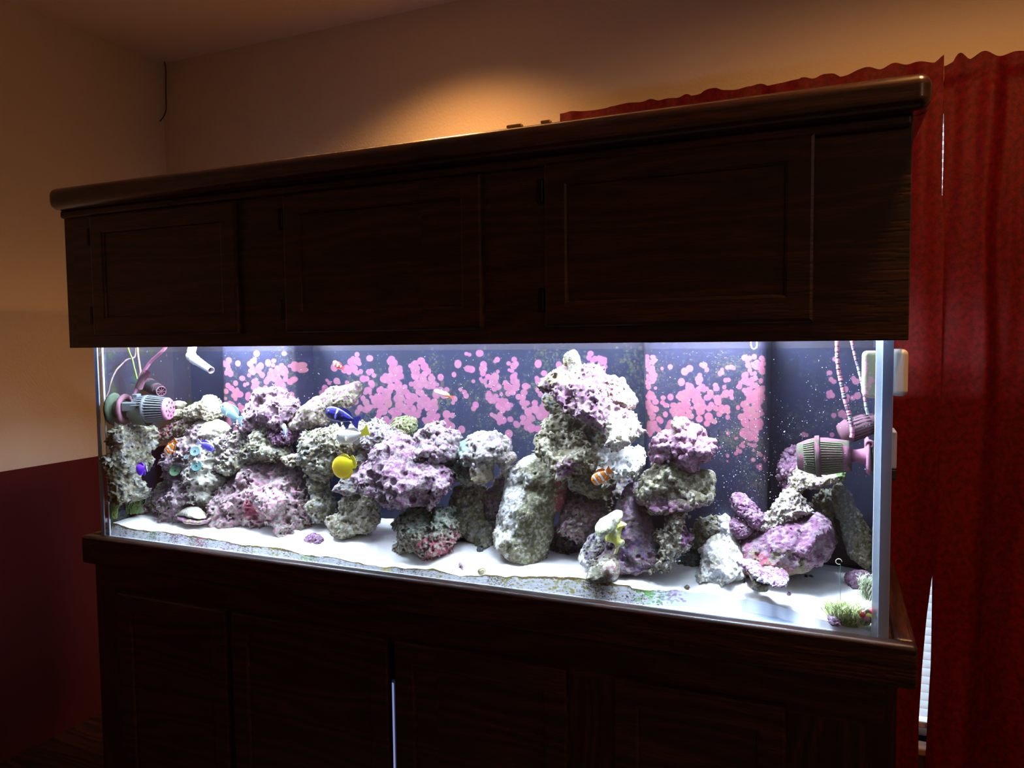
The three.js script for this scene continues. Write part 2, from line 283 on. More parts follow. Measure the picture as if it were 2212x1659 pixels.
// coralline algae: round pink discs grown on the dark background and the overflow boxes (flat growth with an outline of its own)
function coralline(w, h, toUV, opt, seed) {
  return canvas(w, h, (c) => {
    const r = rng(seed);
    noiseImage(c, w, h, (x, y) => {
      const a = 0.5 + 0.5 * noise(x * 0.012, y * 0.012, seed), b = noise(x * 0.05, y * 0.05, seed + 2);
      const k = 0.85 + 0.2 * a + 0.12 * b;
      return [opt.base[0] * k, opt.base[1] * k, opt.base[2] * k];
    });
    const blob = (x, y, rad, col, wide = 1) => { c.fillStyle = col; c.beginPath(); c.ellipse(x, y, rad * wide * (0.88 + 0.24 * r()), rad * (0.88 + 0.24 * r()), 0, 0, 7); c.fill(); if (col[3] === '(') c.stroke(); };
    for (const [n, x0, x1, y0, y1, r0, r1, a] of opt.green) for (let i = 0; i < n; i++) {
      const px = lerp(x0, x1, r()), py = lerp(y0, y1, r());
      if (noise(px * 0.012, py * 0.012, seed + 9) < -0.15) continue;
      const [u, v, s] = toUV(px, py);
      for (let k = 0; k < 34; k++) blob(u + (r() + r() + r() - 1.5) * 26 * s, v + (r() + r() + r() - 1.5) * 26 * s, lerp(r0, r1, r()) * s * (0.05 + 0.2 * r() * r()), `rgba(${58 + 34 * r()},${60 + 26 * r()},${42 + 16 * r()},${a * (0.6 + 0.6 * r())})`);
    }
    for (const [n, x0, x1, y0, y1, r0, r1, clump] of opt.pink) {
      let last = null;
      for (let i = 0; i < n; i++) {
        let px = lerp(x0, x1, -0.1 + 0.6 * (r() + r())), py = lerp(y0, y1, -0.1 + 0.6 * (r() + r()));
        if (x1 - x0 < 50) { px = lerp(x0, x1, r()); py = lerp(y0, y1, r()); }
        if (last && r() < clump) { const a = r() * 6.3; px = last[0] + Math.cos(a) * last[2] * 1.5; py = last[1] + Math.sin(a) * last[2] * 1.5; }
        if (px < x0 - 12 || px > x1 + 12 || py < y0 - 12 || py > y1 + 16 || py < 762) continue;
        const rad = lerp(r0, r1, r() ** 1.3); last = [px, py, rad];
        const [u, v, s, wide] = toUV(px, py), t = r();
        c.strokeStyle = `rgba(120,70,96,${0.3 + 0.4 * r()})`; c.lineWidth = 1.1 * s; blob(u, v, rad * s, `rgb(${134 + 14 * t},${74 + 12 * r()},${90 + 10 * t})`, wide);
      }
    }
    for (const [n, x0, x1, y0, y1] of opt.specks) for (let i = 0; i < n; i++) { const [u, v, s] = toUV(lerp(x0, x1, r()), lerp(y0, y1, r())); blob(u, v, (0.3 + r() * 0.6) * s, 'rgba(130,140,158,0.7)'); }
  });
}
{
  const W = 2048, H = 600, kx = W / (L - 2 * G), ky = H / 0.53;
  const toUV = (px, py) => { const q = SZ(px, py, ZP + 0.004); const e = SZ(px + 1, py, ZP + 0.004), s = SZ(px, py + 1, ZP + 0.004); return [(q.x - G) * kx, H - (q.y + 0.012) * ky, (q.y - s.y) * ky, (e.x - q.x) / (q.y - s.y)]; };
  const map = coralline(W, H, toUV, {
    base: [24, 23, 46],
    green: [[330, 640, 1390, 760, 970, 8, 22, 0.55], [60, 1700, 1880, 780, 1000, 8, 20, 0.35], [50, 660, 800, 780, 900, 8, 20, 0.4]],
    pink: [[150, 730, 970, 772, 890, 4, 9, 0.4], [85, 780, 930, 840, 930, 5, 10, 0.4], [120, 890, 1250, 772, 880, 4, 8.5, 0.3], [38, 900, 1010, 850, 960, 5, 9, 0.4], [60, 1040, 1200, 840, 950, 5, 9, 0.4], [40, 1270, 1310, 770, 800, 3, 7, 0.4], [34, 1745, 1880, 765, 960, 4, 8, 0.6], [30, 690, 740, 820, 880, 3, 7, 0.4]],
    specks: [[900, 640, 1390, 760, 1010], [500, 1640, 1880, 760, 1200]],
  }, 21);
  const g = new THREE.BoxGeometry(L - 2 * G, 0.53, 0.004); g.translate(L / 2, 0.253, ZP - 0.002);
  tag(top(new THREE.Mesh(g, std(0xffffff, 0.8, { map })), 'background_panel'), 'dark blue background panel spotted with round pink coralline growth', 'panel');
}
// two overflow boxes standing against the background
function overflow(label, pxL, pxR, zf, pink, seed, slots) {
  const a = SZ(pxL, 900, zf), b = SZ(pxR, 900, zf), w = b.x - a.x, dep = zf - ZP, rc = 0.022;
  const t = thing('overflow_box', label, 'overflow box', V(a.x + w / 2, -0.009, zf));
  const s = new THREE.Shape(); s.moveTo(-w / 2, -dep + 0.001); s.lineTo(-w / 2, -rc); s.quadraticCurveTo(-w / 2, 0, -w / 2 + rc, 0); s.lineTo(w / 2 - rc, 0); s.quadraticCurveTo(w / 2, 0, w / 2, -rc); s.lineTo(w / 2, -dep + 0.001); s.closePath();
  const g = new THREE.ExtrudeGeometry(s, { depth: 0.52, bevelEnabled: false, curveSegments: 10 }); g.rotateX(-Math.PI / 2); g.scale(1, 1, -1);
  { const ix = g.index; if (!ix) { const p = g.attributes.position.array; for (let i = 0; i < p.length; i += 9) for (let k = 0; k < 3; k++) { const q = p[i + k]; p[i + k] = p[i + 6 + k]; p[i + 6 + k] = q; } } }
  g.computeVertexNormals();
  const p = g.attributes.position, n = g.attributes.normal, uv = new Float32Array(p.count * 2), span = w + 0.12;
  for (let i = 0; i < p.count; i++) { const side = Math.abs(n.getX(i)) > 0.7 ? -p.getZ(i) * Math.sign(p.getX(i)) * 0.5 : 0; uv[2 * i] = clamp((p.getX(i) + side + span / 2) / span, 0, 1); uv[2 * i + 1] = p.getY(i) / 0.53; }
  g.setAttribute('uv', new THREE.BufferAttribute(uv, 2));
  const W = 640, H = 1024, k = W / span, ky = H / 0.53;
  const toUV = (px, py) => { const q = SZ(px, py, zf); return [(q.x - a.x - w / 2 + span / 2) * k, H - (q.y + 0.009) * ky, (q.y - SZ(px, py + 1, zf).y) * ky, (SZ(px + 1, py, zf).x - q.x) / (q.y - SZ(px, py + 1, zf).y) * k / ky]; };
  const map = coralline(W, H, toUV, pink, seed);
  part(t, 'box', g, std(0xffffff, 0.6, { map }));
  for (const [px, py, hh] of slots) { const q = SZ(px, py, zf); part(t, 'slot', slab(q.x - a.x - w / 2 - 0.0012, q.x - a.x - w / 2 + 0.0012, q.y + 0.009 - hh, q.y + 0.009 + hh, -0.001, 0.0008), std([0.005, 0.005, 0.01], 0.8)); }
}
overflow('left overflow box coated in white and pink coralline discs beside the return nozzle', 478, 634, -0.215, {
  base: [28, 28, 54], green: [[170, 478, 634, 760, 960, 6, 16, 0.5]],
  pink: [[105, 478, 634, 764, 930, 4, 8, 0.3], [80, 600, 634, 775, 960, 4, 7, 0.3], [26, 478, 500, 780, 960, 4, 7, 0.3], [50, 478, 620, 830, 960, 4, 8, 0.3]], specks: [[500, 478, 634, 756, 950]] }, 31, []);
overflow('right overflow box with a thick pink coralline coating at its edges', 1387, 1658, -0.20, {
  base: [27, 26, 53], green: [[120, 1400, 1640, 770, 960, 6, 16, 0.4], [100, 1620, 1660, 820, 1060, 6, 16, 0.45], [60, 1390, 1412, 780, 960, 5, 12, 0.45], [60, 1530, 1650, 930, 1010, 6, 14, 0.4]],
  pink: [[80, 1396, 1416, 768, 940, 3, 7, 0.2], [120, 1608, 1648, 770, 945, 4, 8, 0.2], [62, 1405, 1540, 860, 935, 5, 9, 0.3], [40, 1400, 1500, 890, 980, 4, 8, 0.3], [70, 1425, 1620, 772, 895, 4, 9, 0.25], [40, 1540, 1640, 850, 950, 5, 9, 0.4], [40, 1560, 1650, 930, 1010, 2, 5, 0.5]],
  specks: [[900, 1395, 1655, 756, 1130]] }, 47, [[1531, 936, 0.010], [1552, 939, 0.012]]);

// ---------------------------------------------------------------- sand
const SANDTOP = [[223, 1122], [284, 1141], [380, 1151], [457, 1163], [534, 1176], [611, 1184], [669, 1197], [726, 1203], [803, 1219], [880, 1227], [938, 1228], [1000, 1242], [1110, 1243], [1247, 1248], [1350, 1264], [1416, 1275], [1493, 1290], [1740, 1330], [1898, 1363]].map(([x, y]) => SZ(x, y, -0.024));
const SANDEDGE = [[1.40, -0.0132], [1.43, -0.016], [1.455, -0.034], [1.495, -0.05], [1.54, -0.056], [1.60, -0.058], [1.66, -0.049], [1.70, -0.026], [1.725, -0.0132]];
const along = (list, x, kx = (p) => p[0], ky = (p) => p[1]) => { if (x <= kx(list[0])) return ky(list[0]); for (let i = 1; i < list.length; i++) if (x <= kx(list[i])) { const t = (x - kx(list[i - 1])) / (kx(list[i]) - kx(list[i - 1])); return lerp(ky(list[i - 1]), ky(list[i]), t); } return ky(list[list.length - 1]); };
const sandFront = (x) => along(SANDTOP, x, (p) => p.x, (p) => p.y) + 0.0012 * noise(x * 30, 1, 0);
const sandEdge = (x) => (x < 1.40 || x > 1.725 ? -0.0131 : along(SANDEDGE, x)) + (x > 1.42 && x < 1.72 ? 0.0025 * noise(x * 45, 3, 0) : 0);
function sandHeight(x, z) {
  const f = sandFront(x), back = 0.031 + 0.006 * noise(x * 4, z * 6, 2) - 0.006 * smooth(1.45, 1.7, x);
  const near = smooth(-0.03, -0.15, z);
  let h = lerp(f, Math.max(back, f), near) + 0.0015 * noise(x * 18, z * 18, 5) + 0.0006 * noise(x * 70, z * 70, 6);
  const e = sandEdge(x);
  if (x > 1.40 && x < 1.725) h = lerp(Math.max(h - 0.004, 0.010), h, smooth(0, 0.05, e - z)) * 1;
  return h;
}
const lip = (x) => sandEdge(x) - 0.30 * (sandHeight(x, sandEdge(x)) + 0.0098);     // the sand slopes a little down to the glass
const sandMap = canvas(512, 512, (c, w, h) => { const r = rng(3); noiseImage(c, w, h, () => { const k = 236 + 18 * (r() - 0.5) - (r() > 0.985 ? 60 * r() : 0); return [k, k * 0.985, k * 0.965]; }); });
const sandBump = canvas(512, 512, (c, w, h) => { const r = rng(4); noiseImage(c, w, h, () => { const k = 255 * r(); return [k, k, k]; }); }, false);
const sandMat = std(0xffffff, 0.95, { map: sandMap, bumpMap: sandBump, bumpScale: 0.0006 });
for (const t of [sandMap, sandBump]) t.repeat.set(4, 4);
{
  const nx = 420, nz = 84, xa = G + 0.001, xb = L - G - 0.001, pos = [], uv = [], idx = [];
  for (let j = 0; j <= nz; j++) for (let i = 0; i <= nx; i++) { const x = lerp(xa, xb, i / nx), e = sandEdge(x), z = lerp(lip(x), ZP + 0.001, (j / nz) ** 1.25); pos.push(x, sandHeight(x, z), z); uv.push(x, z); }
  for (let j = 0; j < nz; j++) for (let i = 0; i < nx; i++) { const a = j * (nx + 1) + i, b = a + nx + 1; idx.push(a, a + 1, b, a + 1, b + 1, b); }
  const geo = (p, u, ix) => { const g = new THREE.BufferGeometry(); g.setAttribute('position', new THREE.Float32BufferAttribute(p, 3)); g.setAttribute('uv', new THREE.Float32BufferAttribute(u, 2)); g.setIndex(ix); g.computeVertexNormals(); return g; };
  const bed = top(new THREE.Mesh(geo(pos, uv, idx), sandMat), 'sand_bed');
  tag(bed, 'bright white sand bed covering the tank floor', 'sand'); bed.userData.kind = 'stuff';
  // its cut face against the front glass, grown with algae, coralline and dark specks
  const fp = [], fu = [], fi = [], sub = 4;
  for (let i = 0; i <= nx; i++) for (let j = 0; j <= sub; j++) { const x = lerp(xa, xb, i / nx), e = sandEdge(x), l = lip(x), h = sandHeight(x, l); fp.push(x, lerp(-0.0098, h, j / sub), lerp(e, l, j / sub)); fu.push((x - xa) / (xb - xa), j / sub); }
  for (let i = 0; i < nx; i++) for (let j = 0; j < sub; j++) { const a = i * (sub + 1) + j, b = a + sub + 1; fi.push(a, b, a + 1, a + 1, b, b + 1); }
  const pxU = (px) => (SZ(px, 1200, -0.013).x - xa) / (xb - xa);
  const face = canvas(2048, 96, (c, w, h) => {
    const r = rng(51);
    noiseImage(c, w, h, (x, y) => { const k = 1 + (x > w * 0.78 ? 0.02 : 0.09) * noise(x * 0.03, y * 0.08, 1) + 0.06 * (r() - 0.5), clean = x > w * 0.78 ? 1 : 0.93; return [236 * k * clean, 236 * k * clean, 238 * k * clean]; });
    const dot = (x, y, a, b, col) => { c.fillStyle = col; c.beginPath(); c.ellipse(x, y, a, b, 0, 0, 7); c.fill(); };
    for (let x = 0; x < 0.79 * w; x += 1.2) { const n = noise(x * 0.01, 0, 8), d = 7 + 7 * noise(x * 0.02, 4, 8); for (let q = 0; q < 2; q++) dot(x, r() * d * 1.5, 2.2, 2 + 4 * r(), `rgba(${98 + 34 * r()},${88 + 24 * r()},${40 + 30 * r()},${0.45 + 0.4 * r() + 0.15 * n})`); }
    for (let i = 0; i < 7600; i++) { const x = w * r() * 0.80, dens = 0.08 + 0.92 * smooth(-0.1, 0.45, noise(x * 0.013, 2, 3) * 0.7 + 0.5 * noise(x * 0.06, 7, 3)); if (r() < dens) dot(x, h * (0.12 + 0.85 * r() ** 1.2), 0.7 + 1.5 * r() ** 2, 1 + 2.6 * r() ** 2, `rgba(${52 + 40 * r()},${40 + 34 * r()},${44 + 30 * r()},${0.5 + 0.45 * r()})`); }
    const patch = (px, n, sx, col) => { const cx = pxU(px) * w; for (let i = 0; i < n; i++) dot(cx + (r() + r() + r() - 1.5) * sx * 1.2, h * (0.02 + 0.8 * r() ** 1.3), 1 + 4 * r(), 2 + 6 * r(), col.replace('A', (0.22 + 0.42 * r()).toFixed(2))); };
    patch(232, 60, 26, 'rgba(128,112,20,A)'); patch(330, 18, 18, 'rgba(70,150,50,A)'); patch(300, 20, 70, 'rgba(120,110,60,A)'); patch(420, 26, 18, 'rgba(120,100,50,A)'); patch(430, 34, 12, 'rgba(176,60,84,A)'); patch(385, 30, 40, 'rgba(150,90,140,A)'); patch(492, 36, 28, 'rgba(150,84,130,A)');
    patch(545, 20, 40, 'rgba(150,140,60,A)'); patch(600, 64, 46, 'rgba(140,124,30,A)'); patch(660, 50, 30, 'rgba(110,160,40,A)'); patch(832, 40, 16, 'rgba(206,190,20,A)'); patch(930, 44, 40, 'rgba(140,130,40,A)'); patch(1000, 30, 60, 'rgba(120,110,60,A)');
    patch(1100, 70, 50, 'rgba(140,130,34,A)'); patch(1220, 80, 60, 'rgba(150,138,34,A)'); patch(1300, 40, 40, 'rgba(140,120,60,A)'); patch(1396, 60, 22, 'rgba(96,176,60,A)'); patch(1420, 30, 22, 'rgba(110,150,90,A)'); patch(1450, 40, 20, 'rgba(160,110,150,A)');
  });
  part(bed, 'sand_face', geo(fp, fu, fi), std(0xffffff, 0.9, { map: face })).userData.label = 'speckled cut face of the sand against the glass';
}

// ---------------------------------------------------------------- live rock
const ZOOM = { 0: [0, 0, 1], 1: [200, 740, 3.95], 2: [540, 740, 3.95], 3: [780, 740, 3.19], 4: [1060, 740, 3.19], 5: [1360, 740, 3.19], 6: [1640, 740, 2.514], 7: [1240, 990, 6.14], 8: [340, 930, 7.9], 9: [1560, 1190, 5.98], 10: [680, 860, 8.73], 11: [215, 745, 8.73], 12: [1700, 740, 5.72] };
const zpx = (k, x, y) => [ZOOM[k][0] + x / ZOOM[k][2], ZOOM[k][1] + y / ZOOM[k][2]];
const rockBump = canvas(512, 512, (c, w, h) => noiseImage(c, w, h, (x, y) => { const k = 128 + 55 * noise(...ring(x, y, w, h, 9)) + 45 * noise(...ring(x, y, w, h, 22)) + 30 * noise(x * 0.35, y * 0.35, 4); return [k, k, k]; }), false);
rockBump.repeat.set(9, 9);
const rockMat = new THREE.MeshStandardMaterial({ vertexColors: true, roughness: 0.92, bumpMap: rockBump, bumpScale: 0.0016 });
function hash3(i, j, k, s) { let h = Math.imul(i, 374761393) ^ Math.imul(j, 668265263) ^ Math.imul(k, 2147483647 - 59) ^ Math.imul(s, 974634777); h = Math.imul(h ^ (h >>> 13), 1274126177); return ((h ^ (h >>> 16)) >>> 0) / 4294967296; }
function worley(x, y, z, s) {                                // distance to the nearest scattered point, and that point's own number
  const i0 = Math.floor(x), j0 = Math.floor(y), k0 = Math.floor(z); let best = 9, id = 0;
  for (let i = i0 - 1; i <= i0 + 1; i++) for (let j = j0 - 1; j <= j0 + 1; j++) for (let k = k0 - 1; k <= k0 + 1; k++) {
    const a = hash3(i, j, k, s), dx = i + a - x, dy = j + hash3(i, j, k, s + 1) - y, dz = k + hash3(i, j, k, s + 2) - z, d = dx * dx + dy * dy + dz * dz;
    if (d < best) { best = d; id = a; }
  }
  return [Math.sqrt(best), (id * 7.31) % 1];
}
// how each kind of stone is worked: lump (m), rough, grit, pit [size, depth, share], knob [size, height]
const STYLE = {
  smooth: { lump: 0.0035, rough: 0.0017, grit: 0.0004 },
  pitted: { lump: 0.0036, rough: 0.0026, grit: 0.0010, pit: [0.018, 0.007, 0.5], pit2: [0.008, 0.0048, 0.6] },
  holes: { lump: 0.0050, rough: 0.0034, grit: 0.0010, pit: [0.024, 0.021, 0.7], pit2: [0.0105, 0.0060, 0.65] },
  craggy: { lump: 0.0050, rough: 0.0052, grit: 0.0017, pit: [0.020, 0.0115, 0.55], pit2: [0.0085, 0.0058, 0.65], ridge: 0.0065 },
  knobby: { lump: 0.0045, rough: 0.0012, grit: 0.0005, knob: [0.0135, 0.0092], pit: [0.034, 0.012, 0.3], fine: 0.86 },
  slab: { lump: 0.0028, rough: 0.0020, grit: 0.0011, pit: [0.012, 0.0042, 0.42] },
};
const C = { tan: [0.52, 0.43, 0.27], cream: [1.05, 0.95, 0.74], white: [1.75, 1.72, 1.62], grey: [0.38, 0.38, 0.36], slate: [0.16, 0.18, 0.20], olive: [0.30, 0.28, 0.13], brown: [0.24, 0.17, 0.11], purple: [0.47, 0.20, 0.35], violet: [0.46, 0.29, 0.50], lilac: [0.66, 0.45, 0.56], mauve: [0.38, 0.15, 0.30], pink: [0.88, 0.36, 0.52], rose: [0.72, 0.16, 0.24], red: [1.0, 0.08, 0.10], green: [0.26, 0.40, 0.12], mint: [0.46, 0.66, 0.50], plum: [0.24, 0.09, 0.22], yellow: [1.4, 1.36, 0.22], lemon: [1.5, 1.55, 0.92], bone: [0.78, 0.73, 0.58] };
function stoneGeometry(o) {
  const { seed = 1, th = 0.05, tilt = 0.25 } = o, st = STYLE[o.style || 'craggy'], q = o.rough ?? 1;
  const onPane = o.plane === 'x';
  const raw = o.pts.map(([x, y]) => { const p = zpx(o.zoom ?? 0, x, y), w = onPane ? SX(...p, o.x) : SZ(...p, o.z); return [onPane ? w.z : w.x, w.y]; });
  const curve = new THREE.CatmullRomCurve3(raw.map(([u, v]) => V(u, v, 0)), true, 'centripetal').getPoints(Math.max(40, raw.length * 4)).slice(0, -1);
  let u0 = 9, u1 = -9, v0 = 9, v1 = -9; for (const p of curve) { u0 = Math.min(u0, p.x); u1 = Math.max(u1, p.x); v0 = Math.min(v0, p.y); v1 = Math.max(v1, p.y); }
  const span = Math.max(u1 - u0, v1 - v0), m = Math.min(0.012, span * 0.2), sc = clamp(span / 0.12, 0.18, 1);
  const h = clamp(Math.sqrt((u1 - u0) * (v1 - v0)) / 62, 0.0012, 0.0034) * (o.cell ?? 1.08) * (st.fine ?? 1);
  const reach = th * 1.45 + m + Math.abs(tilt) * (v1 - v0) / 2, vc = (v0 + v1) / 2, uc = (u0 + u1) / 2;
  const nu = Math.ceil((u1 - u0 + 2 * m) / h) + 1, nv = Math.ceil((v1 - v0 + 2 * m) / h) + 1, nw = Math.ceil(2 * reach / h) + 1;
  const ua = u0 - m, va = v0 - m, wa = -reach;
  const dist = new Float32Array(nu * nv); let dm = 0;
  for (let j = 0; j < nv; j++) for (let i = 0; i < nu; i++) {
    const x = ua + i * h, y = va + j * h; let best = 1e9, inside = false;
    for (let k = 0, l = curve.length - 1; k < curve.length; l = k++) {
      const a = curve[l], b = curve[k], ex = b.x - a.x, ey = b.y - a.y, wx = x - a.x, wy = y - a.y, t = clamp((wx * ex + wy * ey) / (ex * ex + ey * ey + 1e-12)), dx = wx - ex * t, dy = wy - ey * t, d = dx * dx + dy * dy;
      if (d < best) best = d;
      if ((a.y > y) !== (b.y > y) && x < (b.x - a.x) * (y - a.y) / (b.y - a.y) + a.x) inside = !inside;
    }
    const d = Math.sqrt(best) * (inside ? 1 : -1); dist[j * nu + i] = d; dm = Math.max(dm, d);
  }
  const R = Math.min(dm, th * (o.square ?? 1.1)), mm = Math.min(R, th) * 0.9, F = new Float32Array(nu * nv * nw), ox = seed * 13.7;
  for (let j = 0; j < nv; j++) for (let i = 0; i < nu; i++) {
    const d = dist[j * nu + i], x = ua + i * h, y = va + j * h;
    const thick = th * (1 + 0.30 * noise(x * 11 + ox, y * 11, 1) + 0.16 * noise(x * 27 + ox, y * 27, 2)), mid = -tilt * (y - vc) + (o.yaw ?? 0) * (x - uc) + 0.22 * th * noise(x * 9, y * 9 + ox, 5), e = Math.max(0, 1 - d / R);
    for (let k = 0; k < nw; k++) {
      const w = wa + k * h; let f = (Math.sqrt(e * e + ((w - mid) / thick) ** 2) - 1) * mm;
      if (f > -0.03 && f < 0.016) {
        const X = x + ox, wz = w;
        f += q * sc * (st.lump * noise(X * 20, y * 20, wz * 20) + st.lump * 0.5 * noise(X * 42, y * 42, wz * 42));
        if (Math.abs(f) < 0.024) {
          f += q * sc * st.rough * noise(X * 95, y * 95, wz * 95) + q * st.grit * noise(X * 260, y * 260, wz * 260);
          if (st.ridge) f += q * sc * st.ridge * (Math.abs(noise(X * 34, y * 34, wz * 34 + 7)) - 0.3);
          for (const p of [st.pit, st.pit2]) if (p) { const s = p[0] * (0.5 + 0.5 * sc), [wd, id] = worley(X / s, y / s, wz / s, seed + (p === st.pit ? 0 : 50)); if (id < p[2]) { const r = 0.34 + 0.3 * id; if (wd < r) f += q * sc * p[1] * (1 - (wd / r) ** 2); } }
          if (st.knob) { const s = st.knob[0] * (0.6 + 0.4 * sc), [wd] = worley(X / s, y / s, wz / s, seed + 90); f -= q * st.knob[1] * (0.6 + 0.4 * sc) * (Math.sqrt(Math.max(0, 1 - (wd / 0.75) ** 2)) - 0.45); }
        }
      }
      if (o.cave) for (const [cx, cy, cr, cw] of o.caveW) { const dd = Math.hypot(x - cx, (y - cy) * 1.25, (w - mid - thick * 0.9) * cw) - cr - 0.003 * noise(x * 60, y * 60, w * 60); f = Math.max(f, -dd); }
      F[(k * nv + j) * nu + i] = f;
    }
  }
  // surface nets
  const at = new Int32Array(nu * nv * nw).fill(-1), pos = [], idx = [];
  const I = (i, j, k) => (k * nv + j) * nu + i;
  for (let k = 0; k < nw - 1; k++) for (let j = 0; j < nv - 1; j++) for (let i = 0; i < nu - 1; i++) {
    let mask = 0; for (let b = 0; b < 8; b++) if (F[I(i + (b & 1), j + ((b >> 1) & 1), k + (b >> 2))] < 0) mask |= 1 << b;
    if (mask === 0 || mask === 255) continue;
    let sx = 0, sy = 0, sz = 0, n = 0;
    for (let b = 0; b < 8; b++) for (const ax of [1, 2, 4]) { if (b & ax) continue; const b2 = b | ax; if (((mask >> b) & 1) === ((mask >> b2) & 1)) continue;
      const fa = F[I(i + (b & 1), j + ((b >> 1) & 1), k + (b >> 2))], fb = F[I(i + (b2 & 1), j + ((b2 >> 1) & 1), k + (b2 >> 2))], t = fa / (fa - fb);
      sx += (b & 1) + (ax === 1 ? t : 0); sy += ((b >> 1) & 1) + (ax === 2 ? t : 0); sz += (b >> 2) + (ax === 4 ? t : 0); n++; }
    at[I(i, j, k)] = pos.length / 3; pos.push(ua + (i + sx / n) * h, va + (j + sy / n) * h, wa + (k + sz / n) * h);
  }
  const quad = (a, b, c, d, flip) => { if (a < 0 || b < 0 || c < 0 || d < 0) return; if (flip !== onPane) idx.push(a, c, b, a, d, c); else idx.push(a, b, c, a, c, d); };
  for (let k = 1; k < nw - 1; k++) for (let j = 1; j < nv - 1; j++) for (let i = 1; i < nu - 1; i++) {
    const f0 = F[I(i, j, k)] < 0;
    if (f0 !== F[I(i + 1, j, k)] < 0) quad(at[I(i, j - 1, k - 1)], at[I(i, j, k - 1)], at[I(i, j, k)], at[I(i, j - 1, k)], !f0);
    if (f0 !== F[I(i, j + 1, k)] < 0) quad(at[I(i - 1, j, k - 1)], at[I(i - 1, j, k)], at[I(i, j, k)], at[I(i, j, k - 1)], !f0);
    if (f0 !== F[I(i, j, k + 1)] < 0) quad(at[I(i - 1, j - 1, k)], at[I(i, j - 1, k)], at[I(i, j, k)], at[I(i - 1, j, k)], !f0);
  }
  // to the world, about a base point
  const base = onPane ? V(o.x, v0, uc) : V(uc, v0, o.z), P = new Float32Array(pos.length), col = new Float32Array(pos.length);
  const layers = o.colors;
  for (let i = 0; i < pos.length; i += 3) {
    const [x, y, w] = [pos[i], pos[i + 1], pos[i + 2]];
    if (onPane) { P[i] = w; P[i + 1] = y - v0; P[i + 2] = x - uc; } else { P[i] = x - uc; P[i + 1] = y - v0; P[i + 2] = w; }
    const X = x + ox; let c = [...C[layers[0]]];
    const fu = (x - u0) / (u1 - u0), fv = (y - v0) / (v1 - v0);
    for (let l = 1; l < layers.length; l++) {
      const [name, share, size, where] = layers[l], k = 1 / size;
      let n = 0.62 * noise(X * k, y * k + l * 31, w * k) + 0.33 * noise(X * k * 2.7, y * k * 2.7, w * k * 2.7 + l * 17) + 0.22 * noise(X * k * 7, y * k * 7, w * k * 7 + l * 5);
      if (where) n = n * 0.85 - Math.hypot((fu - where[0]) / where[2], (fv - where[1]) / where[3]) * 0.9 + 0.75;   // where on the stone this growth has settled
      const a = smooth(-0.10, 0.10, n - (0.5 - share)), t = C[name]; for (let e = 0; e < 3; e++) c[e] = lerp(c[e], t[e], a);
    }
    const g = 1 + 0.22 * noise(X * 330, y * 330, w * 330) + 0.14 * noise(X * 120, y * 120, w * 120);
    for (let e = 0; e < 3; e++) col[i + e] = clamp(c[e] * g * 0.42, 0, 0.92);
  }
  const g = new THREE.BufferGeometry(); g.setAttribute('position', new THREE.BufferAttribute(P, 3)); g.setAttribute('color', new THREE.BufferAttribute(col, 3)); g.setIndex(idx); g.computeVertexNormals();
  const uv = new Float32Array(pos.length / 3 * 2); for (let i = 0; i < pos.length / 3; i++) { uv[2 * i] = P[3 * i] + 0.55 * P[3 * i + 2]; uv[2 * i + 1] = P[3 * i + 1] - 0.55 * P[3 * i + 2]; }
  g.setAttribute('uv', new THREE.BufferAttribute(uv, 2));
  return { g, base };
}
let triangles = 0;
const rocks = [];
function restOnSand(o) {                                     // sets a stone's depth so that its lowest edge stands on the sand
  const p = o.pts.map(([x, y]) => zpx(o.zoom ?? 0, x, y)), low = p.reduce((m, q) => (q[1] > m[1] ? q : m)), hi = p.reduce((m, q) => (q[1] < m[1] ? q : m));
  let y = 0.026; for (let k = 0; k < 4; k++) { const q = sight(...low, 'y', y); y = sandHeight(q.x, clamp(q.z, ZP, -0.02)) - 0.003; o.z = q.z; }
  const hgt = SZ(...hi, o.z).y - SZ(...low, o.z).y;
  o.z = clamp(o.z - (o.tilt ?? 0.25) * hgt / 2 - 0.15 * o.th, ZP + o.th * 0.9, -0.02 - o.th * 0.8);
}
const ray = new THREE.Raycaster();
function frontOf(list, px, py) {                             // the first point of these stones that one would touch along a sight line
  const q = SZ(px, py, -0.2); ray.set(camera.position, q.sub(camera.position).normalize());
  const hits = ray.intersectObjects(list, false); return hits.length ? hits[0].point : null;
}
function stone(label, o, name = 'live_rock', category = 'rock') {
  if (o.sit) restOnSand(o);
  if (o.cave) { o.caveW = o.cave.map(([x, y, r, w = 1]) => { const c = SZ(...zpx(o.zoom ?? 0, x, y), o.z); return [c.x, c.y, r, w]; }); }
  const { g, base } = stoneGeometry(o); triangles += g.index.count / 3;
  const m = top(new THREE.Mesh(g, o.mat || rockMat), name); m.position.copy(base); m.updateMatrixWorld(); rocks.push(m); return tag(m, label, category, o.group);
}

const S = (label, zoom, z, th, style, colors, pts, more = {}) => stone(label, { zoom, z, th, style, colors, pts, seed: S.n = (S.n || 0) + 1, ...more });
const P2 = (...a) => { const r = []; for (let i = 0; i < a.length; i += 2) r.push([a[i], a[i + 1]]); return r; };
